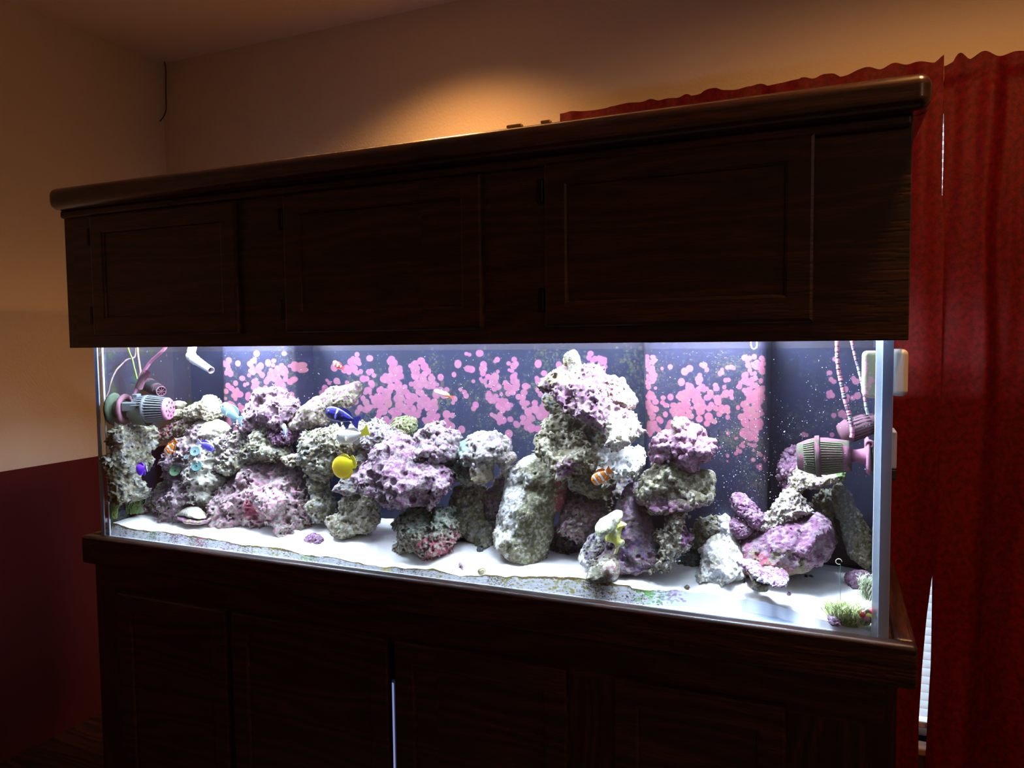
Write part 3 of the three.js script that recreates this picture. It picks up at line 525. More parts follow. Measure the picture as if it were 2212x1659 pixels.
// left end
stone('tall dim grey green rock against the left pane under the black pump', { zoom: 1, plane: 'x', x: 0.050, th: 0.028, tilt: 0, style: 'craggy', seed: 71, colors: ['grey', ['tan', 0.45, 0.03], ['olive', 0.40, 0.025], ['bone', 0.28, 0.012]], pts: P2(160, 740, 230, 700, 330, 715, 520, 730, 535, 850, 480, 950, 515, 1000, 440, 1100, 385, 1130, 450, 1250, 440, 1340, 300, 1370, 170, 1380, 160, 1250, 130, 1120, 100, 1000, 160, 930, 150, 840) });
S('small flat tan stone, upper of two beside the back left pump', 1, -0.20, 0.018, 'smooth', ['tan', ['olive', 0.35, 0.02], ['bone', 0.4, 0.03]], P2(640, 552, 690, 510, 740, 498, 778, 520, 765, 560, 700, 575, 655, 568));
S('small flat tan stone, lower of two beside the back left pump', 1, -0.195, 0.022, 'smooth', ['tan', ['cream', 0.4, 0.02], ['olive', 0.3, 0.02]], P2(632, 590, 700, 572, 780, 570, 835, 600, 800, 655, 720, 668, 650, 640));
S('speckled cream boulder behind the pale blue fish', 1, -0.19, 0.042, 'pitted', ['tan', ['cream', 0.55, 0.02], ['olive', 0.25, 0.012]], P2(835, 560, 880, 510, 950, 490, 985, 450, 1030, 490, 1090, 540, 1095, 620, 1060, 660, 960, 650, 880, 660, 835, 610), { tilt: 0.4 });
S('smooth oval cream boulder below the speckled cream boulder', 1, -0.17, 0.034, 'smooth', ['cream', ['bone', 0.5, 0.03], ['olive', 0.15, 0.012]], P2(870, 680, 930, 655, 1010, 650, 1090, 690, 1138, 745, 1130, 810, 1080, 830, 1000, 800, 930, 730), { tilt: 0.45 });
S('low dark rock with a red patch right of the black pump', 1, -0.185, 0.034, 'craggy', ['tan', ['rose', 0.5, 0.02, [0.25, 0.5, 0.3, 0.5]], ['olive', 0.42, 0.02], ['mauve', 0.25, 0.02]], P2(562, 770, 600, 720, 690, 690, 760, 655, 870, 660, 920, 705, 880, 770, 790, 820, 700, 850, 630, 830, 575, 805), { tilt: 0.5 });
const polypRock = S('tall knobbly mottled rock column bearing teal and green polyps', 1, -0.14, 0.046, 'craggy', ['tan', ['grey', 0.42, 0.014], ['mauve', 0.36, 0.012], ['lilac', 0.36, 0.010], ['bone', 0.45, 0.016, [0.85, 0.5, 0.25, 0.5]]], P2(700, 830, 760, 790, 820, 740, 880, 695, 950, 730, 990, 790, 1080, 800, 1120, 840, 1110, 940, 1060, 1010, 1055, 1070, 1110, 1150, 1090, 1210, 1060, 1260, 1075, 1330, 1010, 1400, 1010, 1480, 980, 1540, 860, 1540, 700, 1500, 655, 1400, 650, 1290, 690, 1240, 680, 1140, 625, 1000, 650, 940, 690, 900), { tilt: 0.18, rough: 1.25 , sit: true });
S('low tan rock tucked behind the foot of the polyp rock', 1, -0.140, 0.024, 'craggy', ['tan', ['olive', 0.4, 0.02], ['mauve', 0.35, 0.02], ['bone', 0.35, 0.012]], P2(510, 1330, 540, 1270, 600, 1170, 640, 1110, 720, 1110, 740, 1240, 720, 1400, 690, 1470, 620, 1450, 540, 1400), { tilt: 0.3 });
S('small pink rubble stone lying on the sand at the left end', 1, -0.16, 0.018, 'pitted', ['mauve', ['pink', 0.5, 0.015], ['bone', 0.4, 0.012]], P2(330, 1445, 380, 1400, 440, 1398, 462, 1440, 410, 1475, 340, 1470), { sit: true });
S('small grey rubble stone lying on the sand at the left corner', 1, -0.13, 0.014, 'pitted', ['grey', ['bone', 0.5, 0.015]], P2(215, 1465, 250, 1432, 300, 1440, 312, 1478, 260, 1492));
S('knobbly pale rock between the polyp rock and the grey mound', 1, -0.165, 0.036, 'craggy', ['tan', ['bone', 0.55, 0.02], ['lilac', 0.4, 0.02], ['brown', 0.3, 0.012]], P2(1090, 1000, 1140, 860, 1210, 750, 1290, 765, 1330, 830, 1300, 930, 1230, 1050, 1160, 1110, 1095, 1090), { tilt: 0.35 });
S('grey tan mound behind the pink dome rock', 2, -0.175, 0.046, 'craggy', ['tan', ['grey', 0.5, 0.025], ['bone', 0.35, 0.014], ['olive', 0.35, 0.02]], P2(-140, 960, -60, 840, 0, 760, 80, 725, 180, 775, 250, 850, 300, 890, 335, 960, 270, 1000, 150, 1010, 40, 1040, -100, 1120, -170, 1080), { tilt: 0.35 });
S('broad dome rock in pink and tan with a red sponge patch', 2, -0.115, 0.068, 'craggy', ['tan', ['lilac', 0.46, 0.022], ['pink', 0.40, 0.014, [0.55, 0.55, 0.7, 0.7]], ['grey', 0.34, 0.010], ['bone', 0.34, 0.010], ['rose', 0.5, 0.012, [0.56, 0.40, 0.07, 0.12]]], P2(60, 980, 150, 990, 240, 950, 300, 1000, 400, 1060, 440, 1160, 500, 1260, 545, 1380, 572, 1480, 555, 1550, 480, 1570, 470, 1620, 380, 1615, 330, 1570, 200, 1560, 100, 1570, 0, 1560, -50, 1570, -160, 1590, -260, 1610, -330, 1590, -340, 1520, -325, 1430, -280, 1320, -215, 1240, -140, 1150, -40, 1060), { tilt: 0.42, rough: 1.35 , sit: true });
S('purple honeycombed rock with big hollows on the left overflow', 2, -0.195, 0.046, 'holes', ['mauve', ['purple', 0.55, 0.025], ['lilac', 0.42, 0.014], ['bone', 0.22, 0.010]], P2(-60, 660, -20, 570, 20, 470, 60, 400, 150, 385, 260, 405, 340, 470, 385, 520, 402, 570, 372, 690, 300, 745, 220, 715, 120, 730, 20, 745, -50, 720), { tilt: 0.2, cave: [[130, 510, 0.020, 0.9], [120, 690, 0.017, 0.8], [-10, 560, 0.009]] });
S('small dark purple rock below the honeycombed rock', 2, -0.185, 0.03, 'craggy', ['mauve', ['purple', 0.5, 0.02], ['lilac', 0.3, 0.012]], P2(180, 720, 260, 770, 340, 730, 402, 750, 385, 820, 310, 870, 230, 860, 190, 800), { tilt: 0.3 });
S('slanting olive tan slab pointing up to the right', 2, -0.20, 0.030, 'slab', ['olive', ['tan', 0.42, 0.03], ['brown', 0.32, 0.012], ['bone', 0.22, 0.010], ['mauve', 0.25, 0.014]], P2(368, 685, 430, 600, 510, 490, 600, 420, 690, 370, 780, 362, 890, 338, 910, 390, 892, 475, 865, 540, 770, 580, 700, 610, 680, 690, 560, 725, 480, 745, 400, 725), { tilt: 0.35 });
S('cream ledge rock beneath the dark blue fish', 2, -0.175, 0.044, 'craggy', ['tan', ['cream', 0.55, 0.02], ['olive', 0.3, 0.02], ['bone', 0.3, 0.012]], P2(585, 760, 680, 710, 800, 690, 930, 695, 1000, 735, 1010, 810, 950, 910, 850, 935, 760, 910, 640, 830), { tilt: 0.45 });
S('tall rugged tan column left of the yellow fish', 2, -0.165, 0.044, 'craggy', ['tan', ['olive', 0.42, 0.03], ['bone', 0.40, 0.02], ['grey', 0.3, 0.02]], P2(425, 870, 450, 775, 560, 740, 650, 790, 720, 890, 800, 960, 780, 1060, 690, 1150, 650, 1230, 710, 1340, 722, 1410, 690, 1510, 640, 1530, 575, 1460, 540, 1340, 515, 1190, 475, 1080, 435, 970), { tilt: 0.12 });
S('small pale stone wedged beside the tan column', 2, -0.16, 0.022, 'craggy', ['cream', ['tan', 0.5, 0.02]], P2(290, 980, 340, 955, 430, 970, 450, 1020, 400, 1060, 330, 1030));
S('rounded mauve grey rock behind the yellow fish', 2, -0.150, 0.036, 'pitted', ['tan', ['lilac', 0.55, 0.016], ['grey', 0.4, 0.02]], P2(800, 1240, 815, 1170, 850, 1100, 890, 950, 960, 925, 995, 1010, 1008, 1080, 995, 1160, 960, 1215, 985, 1260, 900, 1285), { tilt: 0.3 });
S('pale sandy column standing below the yellow fish', 2, -0.125, 0.040, 'pitted', ['cream', ['tan', 0.5, 0.03], ['bone', 0.4, 0.02], ['olive', 0.22, 0.016]], P2(760, 1330, 860, 1265, 960, 1235, 1050, 1280, 1065, 1360, 1095, 1440, 1110, 1530, 1065, 1600, 960, 1640, 860, 1665, 760, 1640, 715, 1580, 700, 1470, 790, 1420), { tilt: 0.15 , sit: true });
// centre left
S('large lilac rock riddled with craters, right of the yellow fish', 3, -0.105, 0.070, 'holes', ['purple', ['lilac', 0.60, 0.026], ['mauve', 0.30, 0.014], ['bone', 0.24, 0.010]], P2(30, 830, 90, 790, 110, 700, 180, 650, 260, 655, 340, 690, 400, 740, 430, 790, 520, 830, 600, 890, 632, 950, 620, 1010, 570, 1055, 530, 1110, 450, 1115, 400, 1105, 330, 1125, 250, 1112, 190, 1060, 100, 1020, 30, 975, -30, 925, 0, 870), { tilt: 0.45 });
S('grey white rock at the upper left of the large lilac rock', 3, -0.165, 0.034, 'craggy', ['grey', ['bone', 0.55, 0.016], ['violet', 0.3, 0.016]], P2(28, 565, 90, 528, 160, 560, 230, 620, 300, 655, 260, 690, 180, 690, 110, 720, 40, 690), { tilt: 0.45 });
S('knobbly lilac rock on top of the large lilac rock', 3, -0.135, 0.044, 'knobby', ['grey', ['lilac', 0.56, 0.014], ['bone', 0.35, 0.010], ['purple', 0.3, 0.012]], P2(362, 632, 430, 590, 490, 558, 560, 590, 640, 640, 662, 700, 650, 775, 590, 808, 520, 798, 440, 798, 410, 755, 385, 700), { tilt: 0.35 });
S('small greenish rock behind the knobbly lilac rock', 3, -0.21, 0.026, 'craggy', ['olive', ['tan', 0.5, 0.014], ['green', 0.3, 0.012]], P2(205, 590, 250, 518, 340, 515, 366, 580, 345, 650, 270, 660), { tilt: 0.3 });
S('knobbly grey lilac rock forming the right end of the bridge', 3, -0.150, 0.046, 'knobby', ['grey', ['lilac', 0.52, 0.014], ['bone', 0.4, 0.010], ['mint', 0.5, 0.014, [0.15, 0.6, 0.22, 0.4]], ['tan', 0.5, 0.016, [0.6, 0.1, 0.5, 0.25]]], P2(640, 690, 700, 680, 760, 645, 850, 635, 930, 635, 1000, 695, 1015, 745, 995, 825, 935, 840, 905, 940, 850, 940, 790, 850, 720, 810, 660, 770), { tilt: 0.35 });
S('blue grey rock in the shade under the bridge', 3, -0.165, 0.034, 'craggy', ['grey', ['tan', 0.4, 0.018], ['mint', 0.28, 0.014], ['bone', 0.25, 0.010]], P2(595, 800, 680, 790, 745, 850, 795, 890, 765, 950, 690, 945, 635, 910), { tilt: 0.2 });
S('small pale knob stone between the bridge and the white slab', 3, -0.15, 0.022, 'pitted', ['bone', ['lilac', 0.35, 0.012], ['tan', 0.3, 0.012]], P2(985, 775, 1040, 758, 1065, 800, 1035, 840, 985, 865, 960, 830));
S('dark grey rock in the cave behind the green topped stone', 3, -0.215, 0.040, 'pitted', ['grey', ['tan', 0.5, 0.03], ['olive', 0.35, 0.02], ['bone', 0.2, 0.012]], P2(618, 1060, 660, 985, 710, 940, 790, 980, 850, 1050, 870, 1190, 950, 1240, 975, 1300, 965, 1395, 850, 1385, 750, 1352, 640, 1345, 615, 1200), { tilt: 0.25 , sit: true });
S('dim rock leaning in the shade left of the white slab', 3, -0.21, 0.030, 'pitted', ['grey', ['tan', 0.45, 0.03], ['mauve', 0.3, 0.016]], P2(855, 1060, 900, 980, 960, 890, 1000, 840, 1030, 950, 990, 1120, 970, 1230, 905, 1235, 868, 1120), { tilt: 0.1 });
S('squat layered stone with a hollow green rimmed top', 3, -0.082, 0.050, 'craggy', ['tan', ['grey', 0.45, 0.02], ['mint', 0.55, 0.014, [0.6, 0.85, 0.6, 0.25]], ['brown', 0.4, 0.014], ['rose', 0.5, 0.016, [0.85, 0.3, 0.3, 0.3]], ['bone', 0.4, 0.014]], P2(305, 1160, 350, 1120, 420, 1135, 520, 1150, 590, 1165, 632, 1230, 642, 1290, 664, 1370, 615, 1450, 520, 1480, 400, 1475, 300, 1470, 245, 1400, 282, 1330, 268, 1230), { tilt: 0.12, cave: [[455, 1195, 0.024, 0.6]] , sit: true });
// centre right
S('tall white topped slab leaning upright on the sand', 4, -0.098, 0.040, 'slab', ['tan', ['olive', 0.50, 0.02, [0.6, 0.45, 0.5, 0.7]], ['white', 0.72, 0.03, [0.14, 0.68, 0.26, 0.40]], ['bone', 0.3, 0.010], ['rose', 0.45, 0.014, [0.92, 0.4, 0.08, 0.4]]], P2(98, 890, 150, 830, 240, 788, 328, 790, 345, 825, 420, 818, 485, 870, 522, 950, 500, 1030, 488, 1130, 440, 1200, 435, 1300, 420, 1440, 395, 1520, 320, 1515, 240, 1505, 150, 1435, 78, 1380, 60, 1280, 70, 1140, 82, 1000), { tilt: 0.30 , sit: true });
S('great slanting purple and white slab crowning the centre pile', 4, -0.118, 0.056, 'craggy', ['mauve', ['purple', 0.52, 0.022], ['lilac', 0.22, 0.010], ['cream', 0.5, 0.02, [0.86, 0.2, 0.2, 0.26]], ['tan', 0.45, 0.02, [0.14, 0.86, 0.26, 0.16]], ['tan', 0.22, 0.010]], P2(318, 295, 370, 220, 450, 168, 560, 158, 640, 158, 700, 180, 765, 240, 785, 300, 795, 360, 880, 430, 965, 458, 1022, 520, 1052, 580, 1065, 622, 1005, 665, 930, 700, 868, 682, 830, 610, 760, 562, 690, 532, 630, 515, 580, 485, 520, 445, 450, 385, 390, 352, 335, 335), { tilt: 0.75 });
S('tan knob of rock on the right shoulder of the great slab', 4, -0.16, 0.036, 'pitted', ['bone', ['lilac', 0.52, 0.016], ['tan', 0.4, 0.014], ['rose', 0.25, 0.012]], P2(768, 275, 830, 228, 885, 258, 955, 320, 1005, 372, 1025, 415, 990, 460, 930, 450, 860, 430, 795, 375), { tilt: 0.5 });
S('upright grey finger of rock on the peak of the pile', 4, -0.145, 0.016, 'smooth', ['tan', ['grey', 0.5, 0.02], ['bone', 0.25, 0.016]], P2(535, 60, 570, 48, 602, 90, 620, 140, 612, 210, 560, 215, 535, 150, 528, 100), { tilt: 0.1 });
S('small dark spur left of the grey finger of rock', 4, -0.155, 0.009, 'craggy', ['tan', ['olive', 0.45, 0.014]], P2(505, 90, 530, 65, 545, 100, 548, 160, 520, 175, 505, 140), { rough: 0.7 });
S('broad cream rock shelf running out to a white right end', 4, -0.15, 0.058, 'craggy', ['tan', ['cream', 0.42, 0.02], ['olive', 0.36, 0.014], ['white', 0.75, 0.04, [0.88, 0.45, 0.2, 0.4]], ['mauve', 0.3, 0.012, [0.4, 0.22, 0.12, 0.16]]], P2(400, 500, 480, 470, 530, 500, 560, 600, 640, 640, 720, 695, 830, 715, 960, 722, 1035, 740, 1055, 800, 1035, 875, 960, 905, 880, 925, 840, 945, 760, 860, 700, 860, 620, 880, 560, 915, 470, 868, 410, 815, 355, 755, 325, 680, 348, 620, 358, 540), { tilt: 0.6 });
S('dark tan neck of rock between the great slab and the shelf', 4, -0.2, 0.036, 'pitted', ['tan', ['olive', 0.5, 0.02], ['grey', 0.4, 0.03]], P2(370, 350, 450, 400, 560, 470, 650, 520, 760, 570, 830, 620, 880, 690, 840, 730, 740, 720, 640, 660, 540, 600, 480, 520, 400, 470), { tilt: 0.1 });
S('dark underside rock ledge where the orange striped fish hovers', 4, -0.150, 0.034, 'pitted', ['tan', ['olive', 0.45, 0.02], ['grey', 0.35, 0.03]], P2(535, 930, 620, 865, 700, 840, 760, 880, 845, 930, 838, 1030, 765, 1070, 680, 1070, 620, 1030, 545, 1010), { tilt: -0.15 });
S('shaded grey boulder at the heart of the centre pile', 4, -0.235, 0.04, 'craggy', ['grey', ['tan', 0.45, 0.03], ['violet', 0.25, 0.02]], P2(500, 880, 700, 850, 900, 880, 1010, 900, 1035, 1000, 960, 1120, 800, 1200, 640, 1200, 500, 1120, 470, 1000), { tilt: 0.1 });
S('mottled grey rock under the overhang left of the yellow sponge', 4, -0.165, 0.04, 'craggy', ['grey', ['bone', 0.42, 0.012], ['tan', 0.4, 0.014], ['lilac', 0.35, 0.014], ['pink', 0.22, 0.010]], P2(470, 1190, 520, 1120, 560, 1075, 640, 1075, 720, 1110, 790, 1130, 810, 1190, 760, 1260, 730, 1330, 640, 1345, 560, 1310, 500, 1260), { tilt: 0.5 });
S('dim brown rock at the foot of the centre pile', 4, -0.21, 0.036, 'craggy', ['tan', ['grey', 0.42, 0.02], ['mauve', 0.32, 0.016]], P2(420, 1300, 520, 1260, 640, 1330, 720, 1350, 700, 1480, 600, 1510, 480, 1510, 410, 1480), { tilt: 0.3  });
S('pointed purple cone rock behind the yellow sponge', 4, -0.115, 0.048, 'pitted', ['grey', ['purple', 0.55, 0.02], ['lilac', 0.45, 0.012], ['violet', 0.4, 0.03], ['tan', 0.22, 0.01]], P2(940, 990, 990, 972, 1025, 1005, 1045, 1080, 1085, 1190, 1110, 1290, 1165, 1380, 1190, 1460, 1150, 1505, 1060, 1550, 960, 1570, 860, 1555, 760, 1500, 740, 1400, 790, 1300, 840, 1180, 880, 1080), { tilt: 0.42  });
S('pale blue white stone leaning on the left of the purple cone', 4, -0.092, 0.030, 'pitted', ['bone', ['white', 0.5, 0.03], ['violet', 0.35, 0.016]], P2(618, 1475, 660, 1370, 740, 1300, 805, 1320, 825, 1410, 790, 1500, 720, 1535, 660, 1520), { tilt: 0.5  });
// right
S('bushy bright purple knobbed rock before the right overflow', 5, -0.130, 0.040, 'knobby', ['mauve', ['purple', 0.62, 0.016], ['pink', 0.42, 0.010], ['lilac', 0.35, 0.010], ['tan', 0.5, 0.014, [0.4, 0.95, 0.16, 0.16]]], P2(165, 690, 225, 630, 285, 605, 305, 540, 370, 540, 385, 590, 485, 600, 505, 640, 565, 680, 585, 715, 565, 765, 520, 795, 475, 805, 465, 868, 400, 870, 365, 835, 320, 800, 200, 815, 165, 765), { tilt: 0.3 });
S('round cream cauliflower rock with a purple waist', 5, -0.130, 0.058, 'knobby', ['tan', ['cream', 0.5, 0.016], ['olive', 0.40, 0.014], ['purple', 0.32, 0.010, [0.4, 0.22, 0.7, 0.16]]], P2(78, 980, 105, 905, 200, 835, 300, 805, 372, 825, 395, 872, 470, 888, 545, 900, 562, 960, 574, 1050, 525, 1095, 440, 1135, 330, 1145, 220, 1165, 125, 1125, 78, 1055), { tilt: 0.3 });
S('pale spiky rock flake standing right of the purple cone', 5, -0.092, 0.026, 'craggy', ['cream', ['tan', 0.45, 0.02], ['brown', 0.25, 0.010], ['mauve', 0.6, 0.016, [0.95, 0.62, 0.14, 0.14]]], P2(178, 1330, 240, 1260, 290, 1180, 350, 1162, 388, 1210, 375, 1280, 418, 1340, 412, 1400, 380, 1440, 300, 1490, 265, 1550, 158, 1545, 200, 1470, 220, 1410), { tilt: 0.35  });
S('dim olive grey rock behind the white cone', 5, -0.178, 0.022, 'craggy', ['olive', ['grey', 0.5, 0.02], ['tan', 0.4, 0.014]], P2(425, 1330, 465, 1212, 560, 1200, 630, 1220, 620, 1330, 520, 1420, 450, 1420), { tilt: 0.2 });
S('low dim rubble rock between the spiky flake and the white cone', 5, -0.172, 0.022, 'craggy', ['grey', ['tan', 0.45, 0.016], ['mint', 0.25, 0.016]], P2(300, 1560, 350, 1500, 420, 1440, 490, 1440, 510, 1500, 480, 1580, 400, 1600), { tilt: 0.3  });
S('white cone shaped stone before the right overflow', 5, -0.105, 0.042, 'smooth', ['white', ['cream', 0.42, 0.03]], P2(465, 1570, 490, 1530, 510, 1450, 490, 1420, 560, 1320, 600, 1232, 642, 1215, 695, 1258, 742, 1330, 745, 1390, 785, 1460, 812, 1540, 785, 1610, 740, 1625, 600, 1625, 500, 1630), { tilt: 0.55, rough: 1.7 , sit: true });
S('purple finger rock leaning left of the cream lump', 5, -0.168, 0.026, 'pitted', ['purple', ['lilac', 0.55, 0.014], ['mauve', 0.35, 0.016]], P2(696, 1060, 768, 1042, 832, 1078, 882, 1140, 925, 1190, 905, 1260, 850, 1268, 780, 1210, 708, 1140), { tilt: 0.4 });
S('small purple nub rock under the purple finger', 5, -0.16, 0.022, 'pitted', ['purple', ['lilac', 0.5, 0.014], ['mauve', 0.4, 0.02]], P2(686, 1230, 730, 1198, 822, 1228, 858, 1285, 825, 1325, 755, 1345, 698, 1295), { tilt: 0.5 });
S('lumpy cream rock sitting on the big smooth purple rock', 6, -0.195, 0.034, 'craggy', ['cream', ['tan', 0.4, 0.016], ['bone', 0.4, 0.014], ['lilac', 0.22, 0.014]], P2(0, 965, 55, 910, 100, 848, 160, 796, 205, 798, 245, 850, 284, 890, 276, 925, 200, 950, 120, 990, 60, 1000, 10, 1010), { tilt: 0.4  });
S('big smooth purple rock at the right with crater rings', 6, -0.165, 0.055, 'pitted', ['purple', ['mauve', 0.42, 0.03], ['lilac', 0.45, 0.02], ['tan', 0.45, 0.03, [0.4, 0.15, 0.35, 0.35]], ['rose', 0.4, 0.02, [0.2, 0.15, 0.3, 0.3]]], P2(-105, 1085, -35, 1025, 60, 985, 150, 965, 240, 975, 300, 938, 362, 968, 412, 1050, 418, 1100, 384, 1150, 384, 1185, 300, 1200, 240, 1230, 150, 1255, 60, 1250, -20, 1245, -75, 1190), { tilt: 0.5, rough: 0.8  });
S('dark purple rock at the back beside the large pink pump', 6, -0.262, 0.03, 'knobby', ['mauve', ['purple', 0.55, 0.014], ['lilac', 0.3, 0.010]], P2(112, 760, 112, 660, 148, 590, 192, 578, 240, 620, 240, 700, 215, 740, 190, 795, 130, 815), { tilt: 0.2 });
S('flat cream stone under the large pink pump', 6, -0.225, 0.026, 'pitted', ['cream', ['lilac', 0.4, 0.014], ['tan', 0.45, 0.014], ['green', 0.55, 0.012, [0.95, 0.6, 0.1, 0.5]]], P2(162, 720, 200, 676, 280, 698, 340, 708, 400, 690, 465, 690, 470, 735, 420, 755, 350, 775, 270, 795, 210, 808, 172, 775), { tilt: 0.5 });
S('long slanting two toned slab leaning at the right pane', 6, -0.262, 0.02, 'slab', ['tan', ['olive', 0.5, 0.02], ['grey', 0.62, 0.03, [0.35, 0.5, 0.25, 0.6]], ['bone', 0.2, 0.008]], P2(395, 800, 430, 758, 492, 798, 524, 880, 575, 970, 615, 1070, 625, 1150, 605, 1235, 540, 1200, 490, 1170, 458, 1090, 428, 970, 398, 870), { tilt: 0.0 });
S('dark brace of rock in the shade behind the long slab', 6, -0.282, 0.016, 'craggy', ['grey', ['tan', 0.45, 0.02], ['olive', 0.3, 0.02]], P2(325, 810, 400, 800, 430, 870, 400, 960, 420, 1060, 380, 1120, 330, 1000, 280, 940), { tilt: 0 });
S('small purple stone in the right corner behind the algae', 6, -0.150, 0.024, 'pitted', ['mauve', ['purple', 0.5, 0.014], ['lilac', 0.4, 0.012]], P2(465, 1275, 520, 1245, 605, 1250, 618, 1300, 580, 1345, 510, 1345, 475, 1315), { tilt: 0.5 , sit: true });
// loose pieces on the sand
{
  const t = stone('mushroom shaped purple plate coral on a short dark stalk', { zoom: 9, z: -0.060, th: 0.016, tilt: 1.5, yaw: 0.1, style: 'pitted', seed: 80, colors: ['lilac', ['purple', 0.45, 0.012], ['white', 0.42, 0.016], ['mauve', 0.25, 0.006]], pts: P2(185, 148, 370, 178, 600, 228, 760, 255, 855, 325, 835, 395, 740, 408, 640, 400, 540, 375, 430, 325, 330, 260, 240, 205), rough: 0.6 }, 'plate_coral', 'coral');
  const s = stoneGeometry({ zoom: 9, z: -0.060, th: 0.020, tilt: 0.1, style: 'pitted', seed: 81, colors: ['brown', ['tan', 0.45, 0.012], ['olive', 0.4, 0.012]], pts: P2(300, 250, 430, 325, 560, 380, 660, 400, 600, 470, 596, 510, 480, 520, 380, 470, 392, 400), rough: 0.6 });
  part(t, 'stalk', s.g, rockMat).position.copy(s.base.sub(t.position));
}
S('flat grey rubble around the foot of the mushroom coral', 9, -0.052, 0.016, 'pitted', ['grey', ['violet', 0.4, 0.012], ['bone', 0.4, 0.01]], P2(220, 480, 280, 435, 370, 440, 470, 500, 640, 520, 740, 550, 720, 585, 560, 588, 450, 580, 350, 545, 260, 510), { tilt: 1.2 , sit: true });
for (const [label, zoom, z, pts, colors, th] of [
  ['little dark cone stone right of the mushroom coral', 9, -0.052, P2(810, 570, 850, 530, 890, 560, 895, 592, 850, 598), ['mauve', ['grey', 0.5, 0.008]], 0.006],
  ['tiny blue black chip on the sand before the mushroom coral', 9, -0.042, P2(665, 620, 700, 612, 735, 640, 725, 655, 690, 645), ['slate', ['violet', 0.4, 0.006]], 0.004],
  ['tiny dark chip on the sand, left of a pair near the crater rock', 9, -0.135, P2(1060, 320, 1080, 308, 1108, 330, 1095, 350, 1070, 345), ['plum', ['slate', 0.5, 0.006]], 0.005],
  ['tiny dark chip on the sand, right of a pair near the crater rock', 9, -0.135, P2(1115, 325, 1150, 315, 1178, 340, 1160, 352, 1125, 350), ['slate', ['violet', 0.5, 0.006]], 0.005],
  ['small purple coral fragment lying alone on the left sand', 0, -0.052, P2(659, 1166, 667, 1156, 680, 1157, 691, 1163, 696, 1173, 686, 1182, 672, 1181, 660, 1175), ['mauve', ['lilac', 0.5, 0.008], ['plum', 0.3, 0.006]], 0.015],
  ['small violet pebble on the sand near the pale column', 0, -0.085, P2(731, 1162, 737, 1158, 743, 1161, 742, 1166, 733, 1166), ['violet', ['slate', 0.4, 0.006]], 0.005],
  ['grey pebble on the sand right of the hollow topped stone', 3, -0.10, P2(800, 1425, 812, 1410, 840, 1418, 842, 1438, 815, 1442), ['slate', ['grey', 0.5, 0.006]], 0.006],
  ['small dark pebble on the sand left of the white topped slab', 3, -0.07, P2(905, 1462, 920, 1452, 935, 1466, 930, 1478, 910, 1476), ['slate', ['violet', 0.5, 0.006]], 0.005],
  ['little purple stone on the sand below the white cone', 5, -0.030, P2(465, 1685, 480, 1650, 505, 1660, 520, 1685, 495, 1698), ['purple', ['lilac', 0.5, 0.008]], 0.008],
  ['small dark rubble stone left of the little purple stone', 5, -0.028, P2(372, 1700, 392, 1670, 415, 1685, 408, 1708, 388, 1715), ['brown', ['tan', 0.5, 0.006]], 0.006],
  ['small mauve stone at the edge of the green algae clump', 9, -0.020, P2(1365, 890, 1395, 845, 1470, 870, 1525, 915, 1480, 930, 1410, 920), ['lilac', ['violet', 0.5, 0.010]], 0.010],
  ['small grey white stone near the foot of the white cone', 9, -0.105, P2(270, 395, 290, 372, 325, 385, 320, 410, 285, 412), ['bone', ['grey', 0.5, 0.008]], 0.006],
]) S(label, zoom, z, th, th > 0.008 ? 'knobby' : 'craggy', colors, pts, { tilt: 0.3, rough: 0.8, sit: label !== 'small mauve stone at the edge of the green algae clump' });

// polyps on their rock, the yellow sponge, shells, algae
const soft = (c, rough = 0.6) => phys(c, rough, { sheen: 0.3, sheenColor: new THREE.Color(0.5, 0.6, 0.5) });
for (const [px, py, r, c, t] of [[424, 975, 0.0135, [0.07, 0.125, 0.125], 'pale teal polyp disc'], [427, 1007, 0.0140, [0.02, 0.075, 0.07], 'deep teal polyp disc with a dark mouth'], [381, 1017, 0.0150, [0.055, 0.115, 0.05], 'green polyp disc'], [404, 987, 0.006, [0.1, 0.15, 0.15], 'tiny teal polyp']]) {
  const q = (frontOf([polypRock], px, py) || SZ(px, py, -0.09)).clone().add(V(0.002, 0, 0.004)).sub(polypRock.position), prof = [[0, -0.012], [0.30, -0.008], [0.45, -0.002], [0.8, 0.0], [1, 0.0022], [1.03, 0.0035], [0.92, 0.0042], [0.6, 0.002], [0.28, 0.0035], [0.12, 0.0014], [0, 0.0004]].map(([a, b]) => new THREE.Vector2(a * r, b * r / 0.012));
  const g = new THREE.LatheGeometry(prof, 40); const p = g.attributes.position;
  for (let i = 0; i < p.count; i++) { const a = Math.atan2(p.getZ(i), p.getX(i)), rr = Math.hypot(p.getX(i), p.getZ(i)); const k = rr > r * 0.85 ? 1 + 0.05 * Math.sin(a * 20) : 1; p.setX(i, p.getX(i) * k); p.setZ(i, p.getZ(i) * k); }
  g.computeVertexNormals(); g.rotateX(Math.PI / 2 - 0.5); g.rotateY(0.35);
  const m = part(polypRock, 'polyp', g, soft(c)); m.position.copy(q); m.userData.label = t;
  const mouth = new THREE.TorusGeometry(r * 0.2, r * 0.08, 8, 20); mouth.rotateX(-0.5); mouth.rotateY(0.35);
  part(m, 'mouth', mouth, soft(c.map((e) => e * 0.3))).position.set(0.0008, 0.001, 0.003);
}
